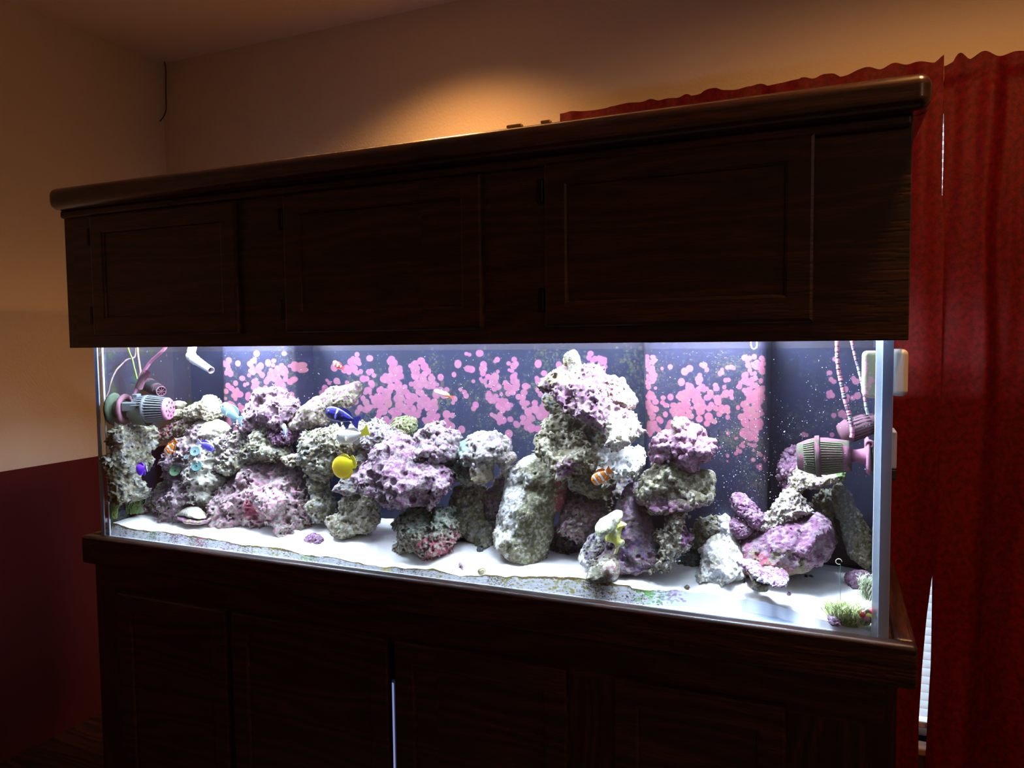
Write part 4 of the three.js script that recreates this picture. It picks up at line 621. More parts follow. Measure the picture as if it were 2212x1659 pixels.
{
  const m = new THREE.MeshPhysicalMaterial({ vertexColors: true, roughness: 0.7, sheen: 0.4, sheenColor: new THREE.Color(0.8, 0.9, 0.5) });
  const a = stoneGeometry({ zoom: 7, z: -0.052, th: 0.018, tilt: 0.7, style: 'smooth', seed: 91, rough: 0.6, colors: ['lemon', ['bone', 0.45, 0.02]], pts: P2(298, 900, 330, 820, 420, 770, 530, 708, 610, 725, 625, 780, 592, 860, 540, 935, 470, 990, 400, 1018, 325, 965) });
  const b = stoneGeometry({ zoom: 7, z: -0.060, th: 0.014, tilt: 0.0, style: 'smooth', seed: 92, rough: 0.6, colors: ['yellow', ['lemon', 0.5, 0.03]], pts: P2(425, 1000, 520, 930, 600, 845, 650, 850, 700, 885, 635, 945, 640, 1040, 672, 1100, 625, 1195, 562, 1270, 528, 1270, 550, 1190, 520, 1130, 430, 1090) });
  const t = thing('yellow_sponge', 'pale yellow leathery sponge with a floppy cap before the purple cone', 'sponge', b.base.clone());
  part(t, 'stem', b.g, m).userData.label = 'bright yellow stem';
  part(t, 'cap', a.g, m).position.copy(a.base.clone().sub(b.base));
}
{
  const m = new THREE.MeshPhysicalMaterial({ vertexColors: true, roughness: 0.45, clearcoat: 0.3, bumpMap: rockBump, bumpScale: 0.001 });
  const a = stoneGeometry({ zoom: 7, z: -0.040, th: 0.026, tilt: 0.45, style: 'smooth', seed: 95, rough: 0.6, colors: ['bone', ['tan', 0.5, 0.012], ['olive', 0.5, 0.02, [0.3, 0.5, 0.2, 0.4]], ['brown', 0.25, 0.006]], pts: P2(178, 1565, 228, 1440, 300, 1350, 400, 1298, 500, 1320, 582, 1400, 605, 1500, 575, 1590, 400, 1625, 260, 1605) });
  const b = stoneGeometry({ zoom: 7, z: -0.018, th: 0.012, tilt: 0.3, style: 'smooth', seed: 96, rough: 0.7, colors: ['tan', ['pink', 0.5, 0.012], ['cream', 0.4, 0.012]], pts: P2(360, 1490, 395, 1410, 460, 1375, 520, 1400, 550, 1480, 530, 1560, 450, 1590, 385, 1570) });
  const t = thing('turban_snail', 'large round mottled snail shell lying on the sand in front', 'snail', a.base.clone());
  part(t, 'shell', a.g, m); part(t, 'whorl', b.g, m).position.copy(b.base.clone().sub(a.base).add(V(0, 0, -0.004)));
  const bead = new THREE.SphereGeometry(0.0022, 10, 8);
  for (const [x, y] of [[245, 1415], [290, 1365], [395, 1305], [470, 1318], [525, 1345]]) part(t, 'knob', bead, std(C.brown, 0.6)).position.copy(SZ(...zpx(7, x, y), -0.034).sub(a.base));
}
{
  const m = new THREE.MeshPhysicalMaterial({ vertexColors: true, roughness: 0.4, clearcoat: 0.25 });
  const a = stoneGeometry({ zoom: 8, z: -0.085, th: 0.018, tilt: 0.5, style: 'smooth', seed: 97, rough: 0.35, colors: ['bone', ['tan', 0.35, 0.03]], pts: P2(340, 1440, 400, 1375, 470, 1325, 540, 1308, 610, 1322, 700, 1380, 790, 1455, 835, 1490, 760, 1500, 640, 1475, 500, 1450) });
  const b = stoneGeometry({ zoom: 8, z: -0.075, th: 0.015, tilt: 0.3, style: 'smooth', seed: 98, rough: 0.35, colors: ['tan', ['mauve', 0.4, 0.02]], pts: P2(350, 1462, 500, 1478, 640, 1502, 760, 1522, 865, 1515, 850, 1570, 720, 1600, 600, 1580, 480, 1540, 390, 1510) });
  const t = thing('clam', 'closed pale clam with a dark slit mouth half buried in the sand', 'clam', b.base.clone());
  part(t, 'lower_shell', b.g, m); part(t, 'upper_shell', a.g, m).position.copy(a.base.clone().sub(b.base));
  const g = tube([[345, 1452], [500, 1466], [640, 1490], [760, 1512], [850, 1508]].map(([x, y]) => SZ(...zpx(8, x, y), -0.072).sub(b.base)), 0.0022, 30, 8);
  part(t, 'lip', g, std([0.04, 0.02, 0.03], 0.6));
}
for (const [label, px, py, z, s, turn, c] of [['small spiral snail shell on the front sand, striped brown', 1040, 1233, -0.030, 0.0085, 0.6, 'tan'], ['small mauve cone snail shell on the front sand', 996, 1217, -0.052, 0.008, 2.4, 'lilac']]) {
  const q = SZ(px, py, z), t = thing('sand_snail', label, 'snail', V(q.x, sandHeight(q.x, z) + s * 0.7, z)), pts = [];
  for (let i = 0; i <= 60; i++) { const a = i / 60 * 5.2 * Math.PI, r = s * (1 - i / 66); pts.push(V(Math.cos(a) * r * 0.75, Math.sin(a) * r * 0.75, i / 60 * s * 1.3)); }
  const gs = []; for (let i = 0; i < 60; i++) { const r = s * 0.5 * (1 - i / 64), g = new THREE.SphereGeometry(r, 8, 6); g.translate(pts[i].x, pts[i].y, pts[i].z); gs.push(g); }
  const sh = part(t, 'shell', mergeGeometries(gs), std(C[c], 0.5)); sh.rotation.y = turn;
  const op = part(t, 'aperture', new THREE.CylinderGeometry(s * 0.34, s * 0.3, s * 0.2, 14).rotateX(Math.PI / 2), std(C.brown, 0.6)); op.position.set(s * 0.5, -s * 0.1, s * 0.5); op.rotation.y = turn;
}
{ // white snail on the great slab
  const q = (frontOf(rocks, 1346, 825) || SZ(1346, 823, -0.112)).clone().add(V(0, 0.003, 0.003)), t = thing('slab_snail', 'small white oval snail clinging to the right shoulder of the great slab', 'snail', q);
  const g = new THREE.SphereGeometry(0.0075, 20, 14); g.scale(0.8, 1.05, 0.7); g.rotateZ(0.5); part(t, 'shell', g, std(C.white, 0.35));
  const f = new THREE.SphereGeometry(0.006, 14, 8); f.scale(0.9, 0.4, 0.8); f.translate(0, -0.007, 0); part(t, 'foot', f, std(C.tan, 0.6));
}
function algae(label, px, py, z, n, spread, len, color, seed, clampX) {     // a clump of fine soft strands
  const r = rng(seed), b = SZ(px, py, z), gs = [];
  for (let i = 0; i < n; i++) {
    const a = r() * 6.3, d = spread * Math.sqrt(r()), x = Math.cos(a) * d, zz = Math.sin(a) * d * 0.5, l = len * (0.4 + 0.6 * r()), lean = V((r() - 0.5) * 0.8 + x * 5, 1, (r() - 0.5) * 0.5);
    const pts = []; for (let k = 0; k <= 4; k++) { const t = k / 4; const p = V(x, -0.004, zz).addScaledVector(lean, l * t).add(V(0.25 * l * noise(i, t * 2, seed), 0, 0.2 * l * noise(i, t * 2, seed + 5))); p.x = clamp(p.x + b.x, clampX[0], clampX[1]) - b.x; p.z = Math.min(p.z + b.z, -0.0145) - b.z; pts.push(p); }
    gs.push(tube(pts, 0.0005 + 0.0007 * r(), 7, 4));
  }
  const m = top(new THREE.Mesh(mergeGeometries(gs), phys(color, 0.8, { transmission: 0.35, thickness: 0 })), 'algae_clump'); m.position.copy(b);
  tag(m, label, 'algae'); m.userData.kind = 'stuff';
}
const LX = [0.0145, 1.80], RX = [0.1, L - G - 0.002];
algae('soft yellow green algae tuft on the sand in the right corner', 1836, 1338, -0.030, 520, 0.034, 0.034, [0.78, 0.84, 0.50], 5, RX);
algae('darker green moss ball beside the right corner algae', 1836, 1348, -0.018, 320, 0.012, 0.014, [0.30, 0.42, 0.10], 6, RX);
algae('pale wisps of algae standing against the right pane', 1880, 1290, -0.060, 160, 0.010, 0.045, [0.70, 0.74, 0.56], 7, RX);
algae('green hair algae at the foot of the left pane', 238, 1116, -0.022, 200, 0.020, 0.040, [0.24, 0.34, 0.05], 8, LX);
algae('long green algae tuft behind the left corner rubble', 285, 1105, -0.080, 180, 0.026, 0.045, [0.16, 0.26, 0.06], 9, LX);
{
  const a = stoneGeometry({ zoom: 9, z: -0.024, th: 0.012, tilt: 0.2, style: 'pitted', seed: 99, rough: 0.5, colors: ['cream', ['bone', 0.5, 0.008]], pts: P2(1775, 790, 1800, 700, 1850, 680, 1930, 695, 1982, 740, 1985, 860, 1940, 905, 1850, 890, 1790, 850) });
  const t = thing('coral_fragment', 'little coral fragment with red and yellow buttons in the right corner', 'coral', a.base.clone());
  part(t, 'skeleton', a.g, rockMat);
  for (const [x, y, r, c, n] of [[1815, 825, 0.0058, 'red', 'red button'], [1950, 785, 0.0062, 'red', 'red button'], [1950, 840, 0.0058, 'yellow', 'yellow button'], [1885, 830, 0.0050, 'yellow', 'yellow button'], [1870, 870, 0.0056, 'pink', 'peach button']]) {
    const g = new THREE.SphereGeometry(r, 16, 12); g.scale(1, 1, 0.6); const m = part(t, 'button_polyp', g, soft(C[c], 0.4)); m.position.copy(SZ(...zpx(9, x, y), -0.0165).sub(a.base)); m.userData.label = n;
  }
}
{
  const q = SZ(1812, 1213, -0.10), r = thing('tube_worm', 'tiny pale ring of a tube worm before the dark right corner', 'worm', q);
  part(r, 'crown', new THREE.TorusGeometry(0.0050, 0.0006, 8, 24, 5.2), std(C.bone, 0.5));
  part(r, 'stalk', tube([V(0.003, -0.005, 0), V(0.002, -0.02, -0.004), V(0.004, sandHeight(q.x, -0.1) - q.y - 0.002, -0.006)], 0.0005, 10, 6), std(C.slate, 0.7));
}
// ---------------------------------------------------------------- fish
function fish(name, label, category, head, tail, z, o) {     // head and tail tip as seen in the photograph
  for (const [px, py] of [head, tail, [(head[0] + tail[0]) / 2, (head[1] + tail[1]) / 2]]) { const hit = frontOf(rocks, px, py); if (hit) z = Math.min(-0.022, Math.max(z, hit.z + 0.016)); }
  const a = SZ(...head, z), b = SZ(...tail, z), len = a.distanceTo(b), t = thing(name, label, category, a.clone().add(b).multiplyScalar(0.5), o.group);
  t.rotation.z = Math.atan2(b.y - a.y, b.x - a.x) + (o.roll || 0);
  // own axes: x from the snout (-) to the tail (+), y up, z across; a fish facing left keeps its back up
  const up = Math.cos(t.rotation.z) < 0 ? -1 : 1; if (up < 0) t.scale.y = -1;
  const bodyEnd = o.bodyEnd ?? 0.80, n = 40, m = 28, pos = [], col = [], idx = [], H = o.height * len / 2, W = (o.width ?? o.height * 0.4) * len / 2;
  const prof = o.profile || ((s) => Math.pow(Math.sin(Math.PI * Math.pow(s, 0.62)), 0.62) * (1 - 0.0 * s)), ped = o.peduncle ?? 0.28, arch = o.arch ?? 0;
  const hgt = (s) => Math.max(H * prof(s), H * ped * smooth(0.45, 1, s)) * (s < 0.999 ? 1 : 0.6), wid = (s) => W * Math.pow(Math.sin(Math.PI * Math.min(1, Math.pow(s, 0.55) * 0.96)), 0.8) + 0.0002;
  for (let i = 0; i <= n; i++) { const s = i / n; for (let j = 0; j <= m; j++) {
    const q = j / m * 2 * Math.PI, y = Math.cos(q), zz = Math.sin(q), x = (s * bodyEnd - 0.5) * len;
    pos.push(x, hgt(s) * y + arch * len * (s - 0.5) ** 2, wid(s) * zz * Math.pow(Math.abs(zz), -0.1 * 0));
    const c = o.color(s, y, zz); col.push(...c);
  } }
  for (let i = 0; i < n; i++) for (let j = 0; j < m; j++) { const p = i * (m + 1) + j, q = p + m + 1; idx.push(p, p + 1, q, q, p + 1, q + 1); }
  const g = new THREE.BufferGeometry(); g.setAttribute('position', new THREE.Float32BufferAttribute(pos, 3)); g.setAttribute('color', new THREE.Float32BufferAttribute(col, 3)); g.setIndex(idx); g.computeVertexNormals();
  const skin = new THREE.MeshPhysicalMaterial({ vertexColors: true, roughness: 0.45, clearcoat: 0.3, clearcoatRoughness: 0.3 });
  part(t, 'body', g, skin);
  const fin = (pn, pts, c, lab) => {
    const s = new THREE.Shape(); s.moveTo(pts[0][0] * len, pts[0][1] * len); s.splineThru(pts.slice(1).map(([x, y]) => new THREE.Vector2(x * len, y * len))); s.closePath();
    const fg = new THREE.ExtrudeGeometry(s, { depth: 0.0007, bevelEnabled: false, curveSegments: 14 }); fg.translate(0, 0, -0.00035);
    const f = part(t, pn, fg, phys(c, 0.55, { transmission: o.finClear ?? 0.15, thickness: 0 })); if (lab) f.userData.label = lab; return f;
  };
  const xe = bodyEnd - 0.5, hh = o.height / 2, ac = arch * 0.25;
  fin('tail_fin', o.tailShape || [[xe - 0.03, hh * ped + ac], [xe + 0.08, hh * 0.55 + ac], [0.5, hh * 0.75 + ac], [0.475, ac], [0.5, -hh * 0.75 + ac], [xe + 0.08, -hh * 0.55 + ac], [xe - 0.03, -hh * ped + ac]], o.tail, o.tailLabel);
  if (o.dorsal) fin('dorsal_fin', o.dorsalShape || [[-0.24, hh * 0.78], [-0.16, hh * 1.12], [0.05, hh * 1.22], [xe - 0.10, hh * 0.92], [xe - 0.06, hh * 0.45], [-0.05, hh * 0.6]], o.dorsal);
  if (o.anal) fin('anal_fin', o.analShape || [[-0.02, -hh * 0.80], [0.08, -hh * 1.20], [xe - 0.10, -hh * 0.95], [xe - 0.06, -hh * 0.42], [0.02, -hh * 0.6]], o.anal);
  for (const s of [-1, 1]) {
    if (o.pectoral) { const f = fin('pectoral_fin', [[0, 0], [0.06, 0.05], [0.13, 0.02], [0.12, -0.05], [0.05, -0.05]], o.pectoral); f.position.set(-0.20 * len, -hh * 0.15 * len, s * W * 0.9); f.rotation.y = -s * 0.6; }
    if (o.pelvic) { const f = fin('pelvic_fin', [[0, 0], [0.07, -0.08], [0.13, -0.13], [0.10, -0.02]], o.pelvic); f.position.set(-0.14 * len, -hh * 0.82 * len, s * W * 0.3); }
    const r = o.eye * len, e = part(t, 'eye', new THREE.SphereGeometry(r, 14, 10), std([0.01, 0.01, 0.012], 0.15)), s0 = o.eyeAt ?? 0.14;
    e.position.set((s0 * bodyEnd - 0.5) * len, hgt(s0) * 0.28 + arch * len * (s0 - 0.5) ** 2, s * (wid(s0) * 0.95 - r * 0.45));
    part(e, 'iris', new THREE.TorusGeometry(r * 0.75, r * 0.28, 8, 18), std(o.iris || [0.7, 0.6, 0.3], 0.3)).position.z = s * r * 0.45;
  }
  return t;
}
const mixc = (a, b, t) => a.map((v, i) => lerp(v, b[i], t));
const ORANGE = [0.86, 0.24, 0.012], WHITE = [0.88, 0.88, 0.86], BLACKISH = [0.02, 0.012, 0.01];
const clown = (base) => (s, y) => { let c = base; for (const [at, w] of [[0.24, 0.055], [0.56, 0.065], [0.90, 0.035]]) { const d = Math.abs(s - at - 0.035 * (1 - y * y) * (at < 0.7 ? 1 : 0)); if (d < w + 0.022) c = BLACKISH; if (d < w) c = WHITE; } return c; };
const clownO = (base, fin) => ({ height: 0.42, width: 0.20, bodyEnd: 0.82, color: clown(base), tail: fin, dorsal: fin, anal: fin, pectoral: fin, pelvic: fin, eye: 0.032, iris: [0.7, 0.25, 0.03], peduncle: 0.4 });
fish('clownfish', 'orange clownfish with white bands hovering left of the polyp rock', 'fish', [357, 982], [381, 951], -0.060, clownO(ORANGE, [0.80, 0.20, 0.01]));
fish('clownfish', 'orange clownfish with white bands in front of the dark ledge, largest of three', 'fish', [1280, 1042], [1320, 1014], -0.070, { ...clownO(ORANGE, [0.82, 0.20, 0.01]), height: 0.50 });
fish('clownfish', 'small dark red clownfish swimming high before the background', 'fish', [719, 782], [743, 796], -0.24, { ...clownO([0.55, 0.05, 0.03], [0.45, 0.03, 0.02]), height: 0.40 });
fish('chromis', 'pale blue chromis swimming by the left overflow box', 'fish', [479, 876], [527, 912], -0.130, { height: 0.42, width: 0.16, bodyEnd: 0.76, color: (s, y) => mixc([0.34, 0.66, 0.78], [0.52, 0.82, 0.86], 0.5 - y * 0.5), tail: [0.5, 0.75, 0.82], dorsal: [0.4, 0.7, 0.8], anal: [0.4, 0.7, 0.8], pectoral: [0.6, 0.8, 0.85], eye: 0.03, finClear: 0.5, tailShape: [[0.22, 0.05], [0.36, 0.11], [0.5, 0.16], [0.38, 0.0], [0.5, -0.16], [0.36, -0.11], [0.22, -0.05]] });
fish('damselfish', 'violet blue damselfish beside the pale teal polyp', 'fish', [462, 970], [426, 954], -0.045, { height: 0.36, width: 0.16, bodyEnd: 0.8, color: (s) => mixc([0.16, 0.12, 0.95], [0.42, 0.36, 0.95], smooth(0.5, 1, s)), tail: [0.7, 0.7, 0.9], dorsal: [0.3, 0.25, 0.95], anal: [0.4, 0.35, 0.9], eye: 0.025, finClear: 0.4 });
fish('damselfish', 'small vivid violet damselfish low at the left end', 'fish', [296, 1017], [317, 1010], -0.028, { height: 0.82, width: 0.3, bodyEnd: 0.82, color: () => [0.22, 0.04, 0.95], tail: [0.55, 0.45, 0.8], dorsal: [0.25, 0.05, 0.9], anal: [0.25, 0.05, 0.9], eye: 0.04 });
fish('blue_tang', 'dark blue fish with one white bar above the cream ledge', 'fish', [704, 888], [778, 912], -0.095, { height: 0.34, width: 0.14, bodyEnd: 0.80, color: (s, y) => { const bar = Math.abs(s - 0.42 - 0.02 * y); if (bar < 0.022 && y > 0.15) return WHITE; const k = smooth(0.2, 0.5, noise(s * 6, y * 2.4, 3) + (y > 0.2 && y < 0.7 ? 0.25 : -0.1)); return mixc([0.006, 0.004, 0.05], [0.05, 0.04, 0.6], k * 0.8); }, tail: [0.02, 0.015, 0.22], dorsal: [0.015, 0.012, 0.14], anal: [0.012, 0.01, 0.11], pelvic: [0.015, 0.012, 0.12], pectoral: [0.03, 0.02, 0.2], eye: 0.022, finClear: 0.05, analShape: [[0.02, -0.12], [0.12, -0.24], [0.19, -0.30], [0.22, -0.14], [0.26, -0.08], [0.05, -0.08]], tailShape: [[0.26, 0.06], [0.38, 0.10], [0.5, 0.14], [0.46, 0.0], [0.46, -0.22], [0.36, -0.14], [0.26, -0.06]] });
fish('rabbitfish', 'pale grey fish with a yellow tail below the dark blue fish', 'fish', [726, 946], [799, 940], -0.085, { height: 0.36, width: 0.14, bodyEnd: 0.76, arch: 0.22, color: (s, y) => mixc([0.60, 0.58, 0.56], [0.66, 0.64, 0.60], 0.5 + 0.5 * y), tail: [0.80, 0.76, 0.04], tailLabel: 'bright yellow tail fin', dorsal: [0.60, 0.56, 0.50], anal: [0.60, 0.58, 0.54], pectoral: [0.66, 0.62, 0.4], eye: 0.024, finClear: 0.3, tailShape: [[0.20, 0.07], [0.34, 0.17], [0.44, 0.26], [0.47, 0.13], [0.50, 0.02], [0.36, 0.0], [0.20, -0.03]] });
fish('yellow_tang', 'bright yellow disc shaped fish before the pale column', 'fish', [719, 1015], [770, 1000], -0.070, { height: 0.74, width: 0.13, bodyEnd: 0.86, finClear: 0.05, profile: (s) => Math.pow(Math.sin(Math.PI * Math.pow(s, 0.80)), 0.56), color: (s, y) => mixc([0.92, 0.62, 0.012], [0.92, 0.76, 0.02], smooth(0.25, 0.8, s)), tail: [0.92, 0.80, 0.03], dorsal: [0.92, 0.70, 0.015], anal: [0.92, 0.72, 0.015], eye: 0.016, eyeAt: 0.08, iris: [0.8, 0.5, 0.02], peduncle: 0.42, dorsalShape: [[-0.36, 0.22], [-0.22, 0.37], [0.0, 0.42], [0.18, 0.37], [0.29, 0.22], [0, 0.2]], analShape: [[-0.34, -0.22], [-0.22, -0.38], [0.0, -0.43], [0.16, -0.36], [0.28, -0.2], [0, -0.2]], tailShape: [[0.26, 0.14], [0.34, 0.26], [0.44, 0.28], [0.49, 0.14], [0.49, -0.04], [0.42, -0.16], [0.28, -0.14]] });
fish('firefish', 'slender white fish with an orange red tail before the background', 'fish', [938, 843], [980, 859], -0.22, { height: 0.20, width: 0.11, bodyEnd: 0.82, color: (s) => mixc([0.86, 0.84, 0.78], [0.85, 0.12, 0.04], smooth(0.5, 0.9, s)), tail: [0.75, 0.10, 0.04], tailLabel: 'orange red tail fin', dorsal: [0.85, 0.5, 0.3], anal: [0.85, 0.4, 0.2], eye: 0.022, finClear: 0.4 });
fish('goby', 'tiny pale blue fish hanging upright below the honeycombed rock', 'fish', [613, 915], [617, 943], -0.140, { height: 0.34, width: 0.2, bodyEnd: 0.82, color: () => [0.62, 0.80, 0.92], tail: [0.6, 0.75, 0.85], dorsal: [0.6, 0.78, 0.9], anal: [0.6, 0.78, 0.9], eye: 0.035, finClear: 0.4 });

// ---------------------------------------------------------------- pumps, pipes, magnet cleaner
const plastic = (c, rough = 0.5) => std(c, rough, { bumpMap: rockBump, bumpScale: 0.0006 });
const dark = plastic([0.007, 0.008, 0.011]), greyShell = plastic([0.10, 0.115, 0.115]), pinkCoat = plastic([0.42, 0.15, 0.25], 0.8), dullPink = plastic([0.19, 0.075, 0.105], 0.8), oliveCoat = plastic([0.17, 0.175, 0.10], 0.85), greenShell = plastic([0.06, 0.09, 0.05], 0.7), paleRib = plastic([0.16, 0.18, 0.2]);
const crust = new THREE.MeshStandardMaterial({ roughness: 0.85, map: canvas(512, 512, (c, w, h) => noiseImage(c, w, h, (x, y) => { const p = ring(x, y, w, h, 1.1), k = smooth(-0.05, 0.12, noise(p[0], p[1], p[2]) + 0.3 * noise(x * 0.05, y * 0.05, 2) + (y < h * 0.5 ? 0.22 : -0.28)), g = 0.86 + 0.2 * noise(x * 0.2, y * 0.2, 1); const a = mixc([104, 104, 78], [176, 100, 130], k); return a.map((v) => v * g); })), bumpMap: rockBump, bumpScale: 0.0012 });
const xLathe = (pts, seg = 40) => { const g = new THREE.LatheGeometry(pts.map(([x, r]) => new THREE.Vector2(r, x)), seg); g.rotateZ(-Math.PI / 2); return g; };   // profile along +x
function ribs(parent, name, n, x0, x1, r0, r1, w, mat, from = 0, to = 2 * Math.PI, rm) {
  const g = new THREE.BoxGeometry(Math.hypot(x1 - x0, r1 - r0), w * 1.4, w); g.rotateZ(Math.atan2(r1 - r0, x1 - x0));
  for (let i = 0; i < n; i++) { const a = from + (to - from) * (i + 0.5) / n, m = part(parent, name, g, mat); m.position.set((x0 + x1) / 2, (r0 + r1) / 2 * Math.cos(a), (r0 + r1) / 2 * Math.sin(a)); m.rotation.x = a; }
}
{ // black pump on the left pane
  const c = SX(243, 884, G + 0.006), t = thing('circulation_pump', 'black ribbed circulation pump with a pink face on the left pane', 'pump', c);
  t.rotation.y = 0.34;
  const Ln = 0.155;
  part(t, 'mount_disc', xLathe([[0, 0.001], [0, 0.040], [0.006, 0.043], [0.010, 0.038], [0.012, 0.001]]), greenShell);
  part(t, 'mount_rim', xLathe([[0.028, 0.026], [0.028, 0.036], [0.034, 0.040], [0.040, 0.037], [0.040, 0.027], [0.028, 0.026]]), dullPink).userData.label = 'pink crusted rim';
  part(t, 'hub', xLathe([[0.010, 0.001], [0.010, 0.022], [0.030, 0.024], [0.05, 0.018], [0.075, 0.016], [0.075, 0.001]]), dark);
  part(t, 'bracket', slab(0.040, 0.082, -0.004, 0.020, 0.012, 0.030, 0.004), greyShell);
  part(t, 'bracket', slab(0.052, 0.085, -0.020, -0.004, 0.010, 0.028, 0.004), greyShell);
  part(t, 'cup', xLathe([[0.045, 0.001], [0.050, 0.018], [0.060, 0.030], [0.095, 0.035], [0.098, 0.033], [0.064, 0.028], [0.056, 0.001]]).translate(0, -0.010, 0), greenShell);
  part(t, 'core', xLathe([[0.075, 0.001], [0.075, 0.030], [0.118, 0.031], [0.150, 0.025], [0.150, 0.001]]), dark);
  part(t, 'collar', xLathe([[0.092, 0.030], [0.092, 0.0365], [0.101, 0.0365], [0.101, 0.030]]), greyShell);
  ribs(t, 'rib', 30, 0.100, 0.146, 0.0355, 0.0285, 0.0020, paleRib);
  ribs(t, 'rib', 12, 0.066, 0.093, 0.031, 0.0355, 0.0020, paleRib, -1.0, 1.3);
  part(t, 'terminal_block', slab(0.058, 0.074, 0.026, 0.040, -0.010, 0.010, 0.003), greyShell);
  const f = part(t, 'face_disc', xLathe([[0.144, 0.001], [0.144, 0.029], [0.150, 0.0295], [Ln, 0.026], [Ln, 0.001]]), pinkCoat); f.userData.label = 'pink coated face disc';
  for (let i = 0; i < 8; i++) { const a = i * Math.PI / 4 + 0.2, m = part(f, 'hole', new THREE.CylinderGeometry(0.0028, 0.0028, 0.002, 12).rotateZ(Math.PI / 2), std([0.06, 0.01, 0.04], 0.8)); m.position.set(Ln + 0.0003, 0.0185 * Math.cos(a), 0.0185 * Math.sin(a)); }
  part(f, 'boss', new THREE.TorusGeometry(0.0065, 0.0022, 8, 24).rotateY(Math.PI / 2), pinkCoat).position.x = Ln;
}
const strand = (name, label, category, px, plane, r, mat, seg = 40) => { const pts = px.map(([x, y], i) => plane(x, y, i)), o = pts[0].clone(); const m = top(new THREE.Mesh(tube(pts.map((p) => p.clone().sub(o)), r, seg, 10), mat), name); m.position.copy(o); return tag(m, label, category); };
strand('cable', 'pink crusted cable rising diagonally from the black pump', 'cable', [[289, 856], [296, 834], [308, 806], [315, 796], [324, 783], [338, 770], [352, 757], [362, 744]], (x, y, i) => SZ(x, y, -0.055 - i * 0.003), 0.0042, pinkCoat);
{ const m = strand('cable_clamp', 'lumpy pink crusted clamp around the diagonal cable', 'clamp', [[300, 838], [305, 824], [311, 813], [319, 806]], (x, y) => SZ(x, y, -0.062), 0.0095, dullPink, 16); }
strand('thin_cable', 'thin brown cable arching over the black pump to the left pane', 'cable', [[229, 858], [235, 845], [237, 834], [244, 814], [251, 800], [261, 789], [274, 777], [290, 772], [293, 760], [293, 745]], (x, y) => SX(x, y, 0.040), 0.0020, plastic([0.24, 0.15, 0.14]));
strand('algae_strand', 'green algae strand hanging left of the pink crusted cable', 'algae', [[276, 750], [281, 765], [285, 774], [290, 795], [293, 806], [296, 818]], (x, y) => SX(x, y, 0.060), 0.0022, phys([0.20, 0.30, 0.05], 0.8, { transmission: 0.3, thickness: 0 }));
strand('algae_strand', 'brown algae strand between the green strand and the pink cable', 'algae', [[296, 748], [298, 770], [301, 790], [303, 806], [300, 824]], (x, y) => SX(x, y, 0.065), 0.0034, plastic([0.22, 0.16, 0.12], 0.9));
{ // small pump behind it
  const a = SZ(320, 831, -0.150), b = SZ(364, 845, -0.135), t = thing('small_pump', 'small ribbed pump with a pink crusted top behind the black pump', 'pump', a);
  const d = b.clone().sub(a), Ln = d.length(); t.quaternion.setFromUnitVectors(V(1, 0, 0), V(d.x, d.y, 0.036).normalize());
  part(t, 'body', xLathe([[-0.02, 0.001], [-0.02, 0.015], [0.0, 0.0185], [Ln * 0.5, 0.019], [Ln * 0.85, 0.014], [Ln, 0.0135], [Ln, 0.011], [Ln * 0.93, 0.010], [Ln * 0.93, 0.001]]), dark);
  ribs(t, 'rib', 22, 0.006, Ln * 0.82, 0.0190, 0.0150, 0.0013, dullPink, -1.9, 1.9);
  const r = part(t, 'outlet_grille', new THREE.TorusGeometry(0.0125, 0.0014, 8, 24).rotateY(Math.PI / 2), dullPink); r.position.x = Ln;
  for (let i = 0; i < 4; i++) { const m = part(r, 'spoke', new THREE.BoxGeometry(0.0012, 0.025, 0.0012), dullPink); m.rotation.x = i * Math.PI / 4; }
  part(t, 'mount_arm', tube([V(-0.018, 0, 0), V(-0.035, 0.002, 0.012), V(-0.045, 0.006, 0.03)], 0.010, 12, 10), greenShell);
}
{ // large pump at the right
  const t = thing('circulation_pump', 'large pink crusted ribbed pump at the right pane', 'pump', SZ(1722, 986, -0.130)), k = SZ(1838, 978, -0.130).distanceTo(SZ(1722, 986, -0.130));
  t.rotation.z = 0.06;
  part(t, 'body', xLathe([[0.001, 0.001], [0, 0.0225], [0.002, 0.0240], [k * 0.20, 0.0310], [k * 0.36, 0.0345], [k * 0.55, 0.0340], [k * 0.92, 0.0285], [k, 0.0275], [k, 0.001]], 64), crust);
  part(t, 'band', xLathe([[k * 0.34, 0.0340], [k * 0.345, 0.0378], [k * 0.43, 0.0382], [k * 0.435, 0.0340]], 48), crust);
  ribs(t, 'rib', 15, k * 0.13, k * 0.33, 0.0293, 0.0350, 0.0017, oliveCoat, 0.55, 2.55);
  ribs(t, 'rib', 15, k * 0.45, k * 0.84, 0.0355, 0.0305, 0.0017, oliveCoat, 0.55, 2.55);
  part(t, 'neck', xLathe([[k, 0.001], [k, 0.012], [k * 1.10, 0.0115], [k * 1.24, 0.014], [k * 1.30, 0.022], [k * 1.315, 0.001]]), pinkCoat);
  const mx = SZ(1875, 977, -0.130).x - SZ(1722, 986, -0.130).x;
  part(t, 'mount_disc', xLathe([[mx - 0.003, 0.001], [mx - 0.004, 0.030], [mx, 0.0345], [mx + 0.004, 0.033], [mx + 0.005, 0.001]]), pinkCoat);
  part(t, 'rubber_pad', xLathe([[mx + 0.005, 0.001], [mx + 0.005, 0.028], [1.8155 - t.position.x, 0.027], [1.8155 - t.position.x, 0.001]]), oliveCoat);
  part(t, 'clip_ring', new THREE.TorusGeometry(0.0055, 0.0025, 8, 20), pinkCoat).position.set(mx + 0.003, 0.024, 0.022);
}
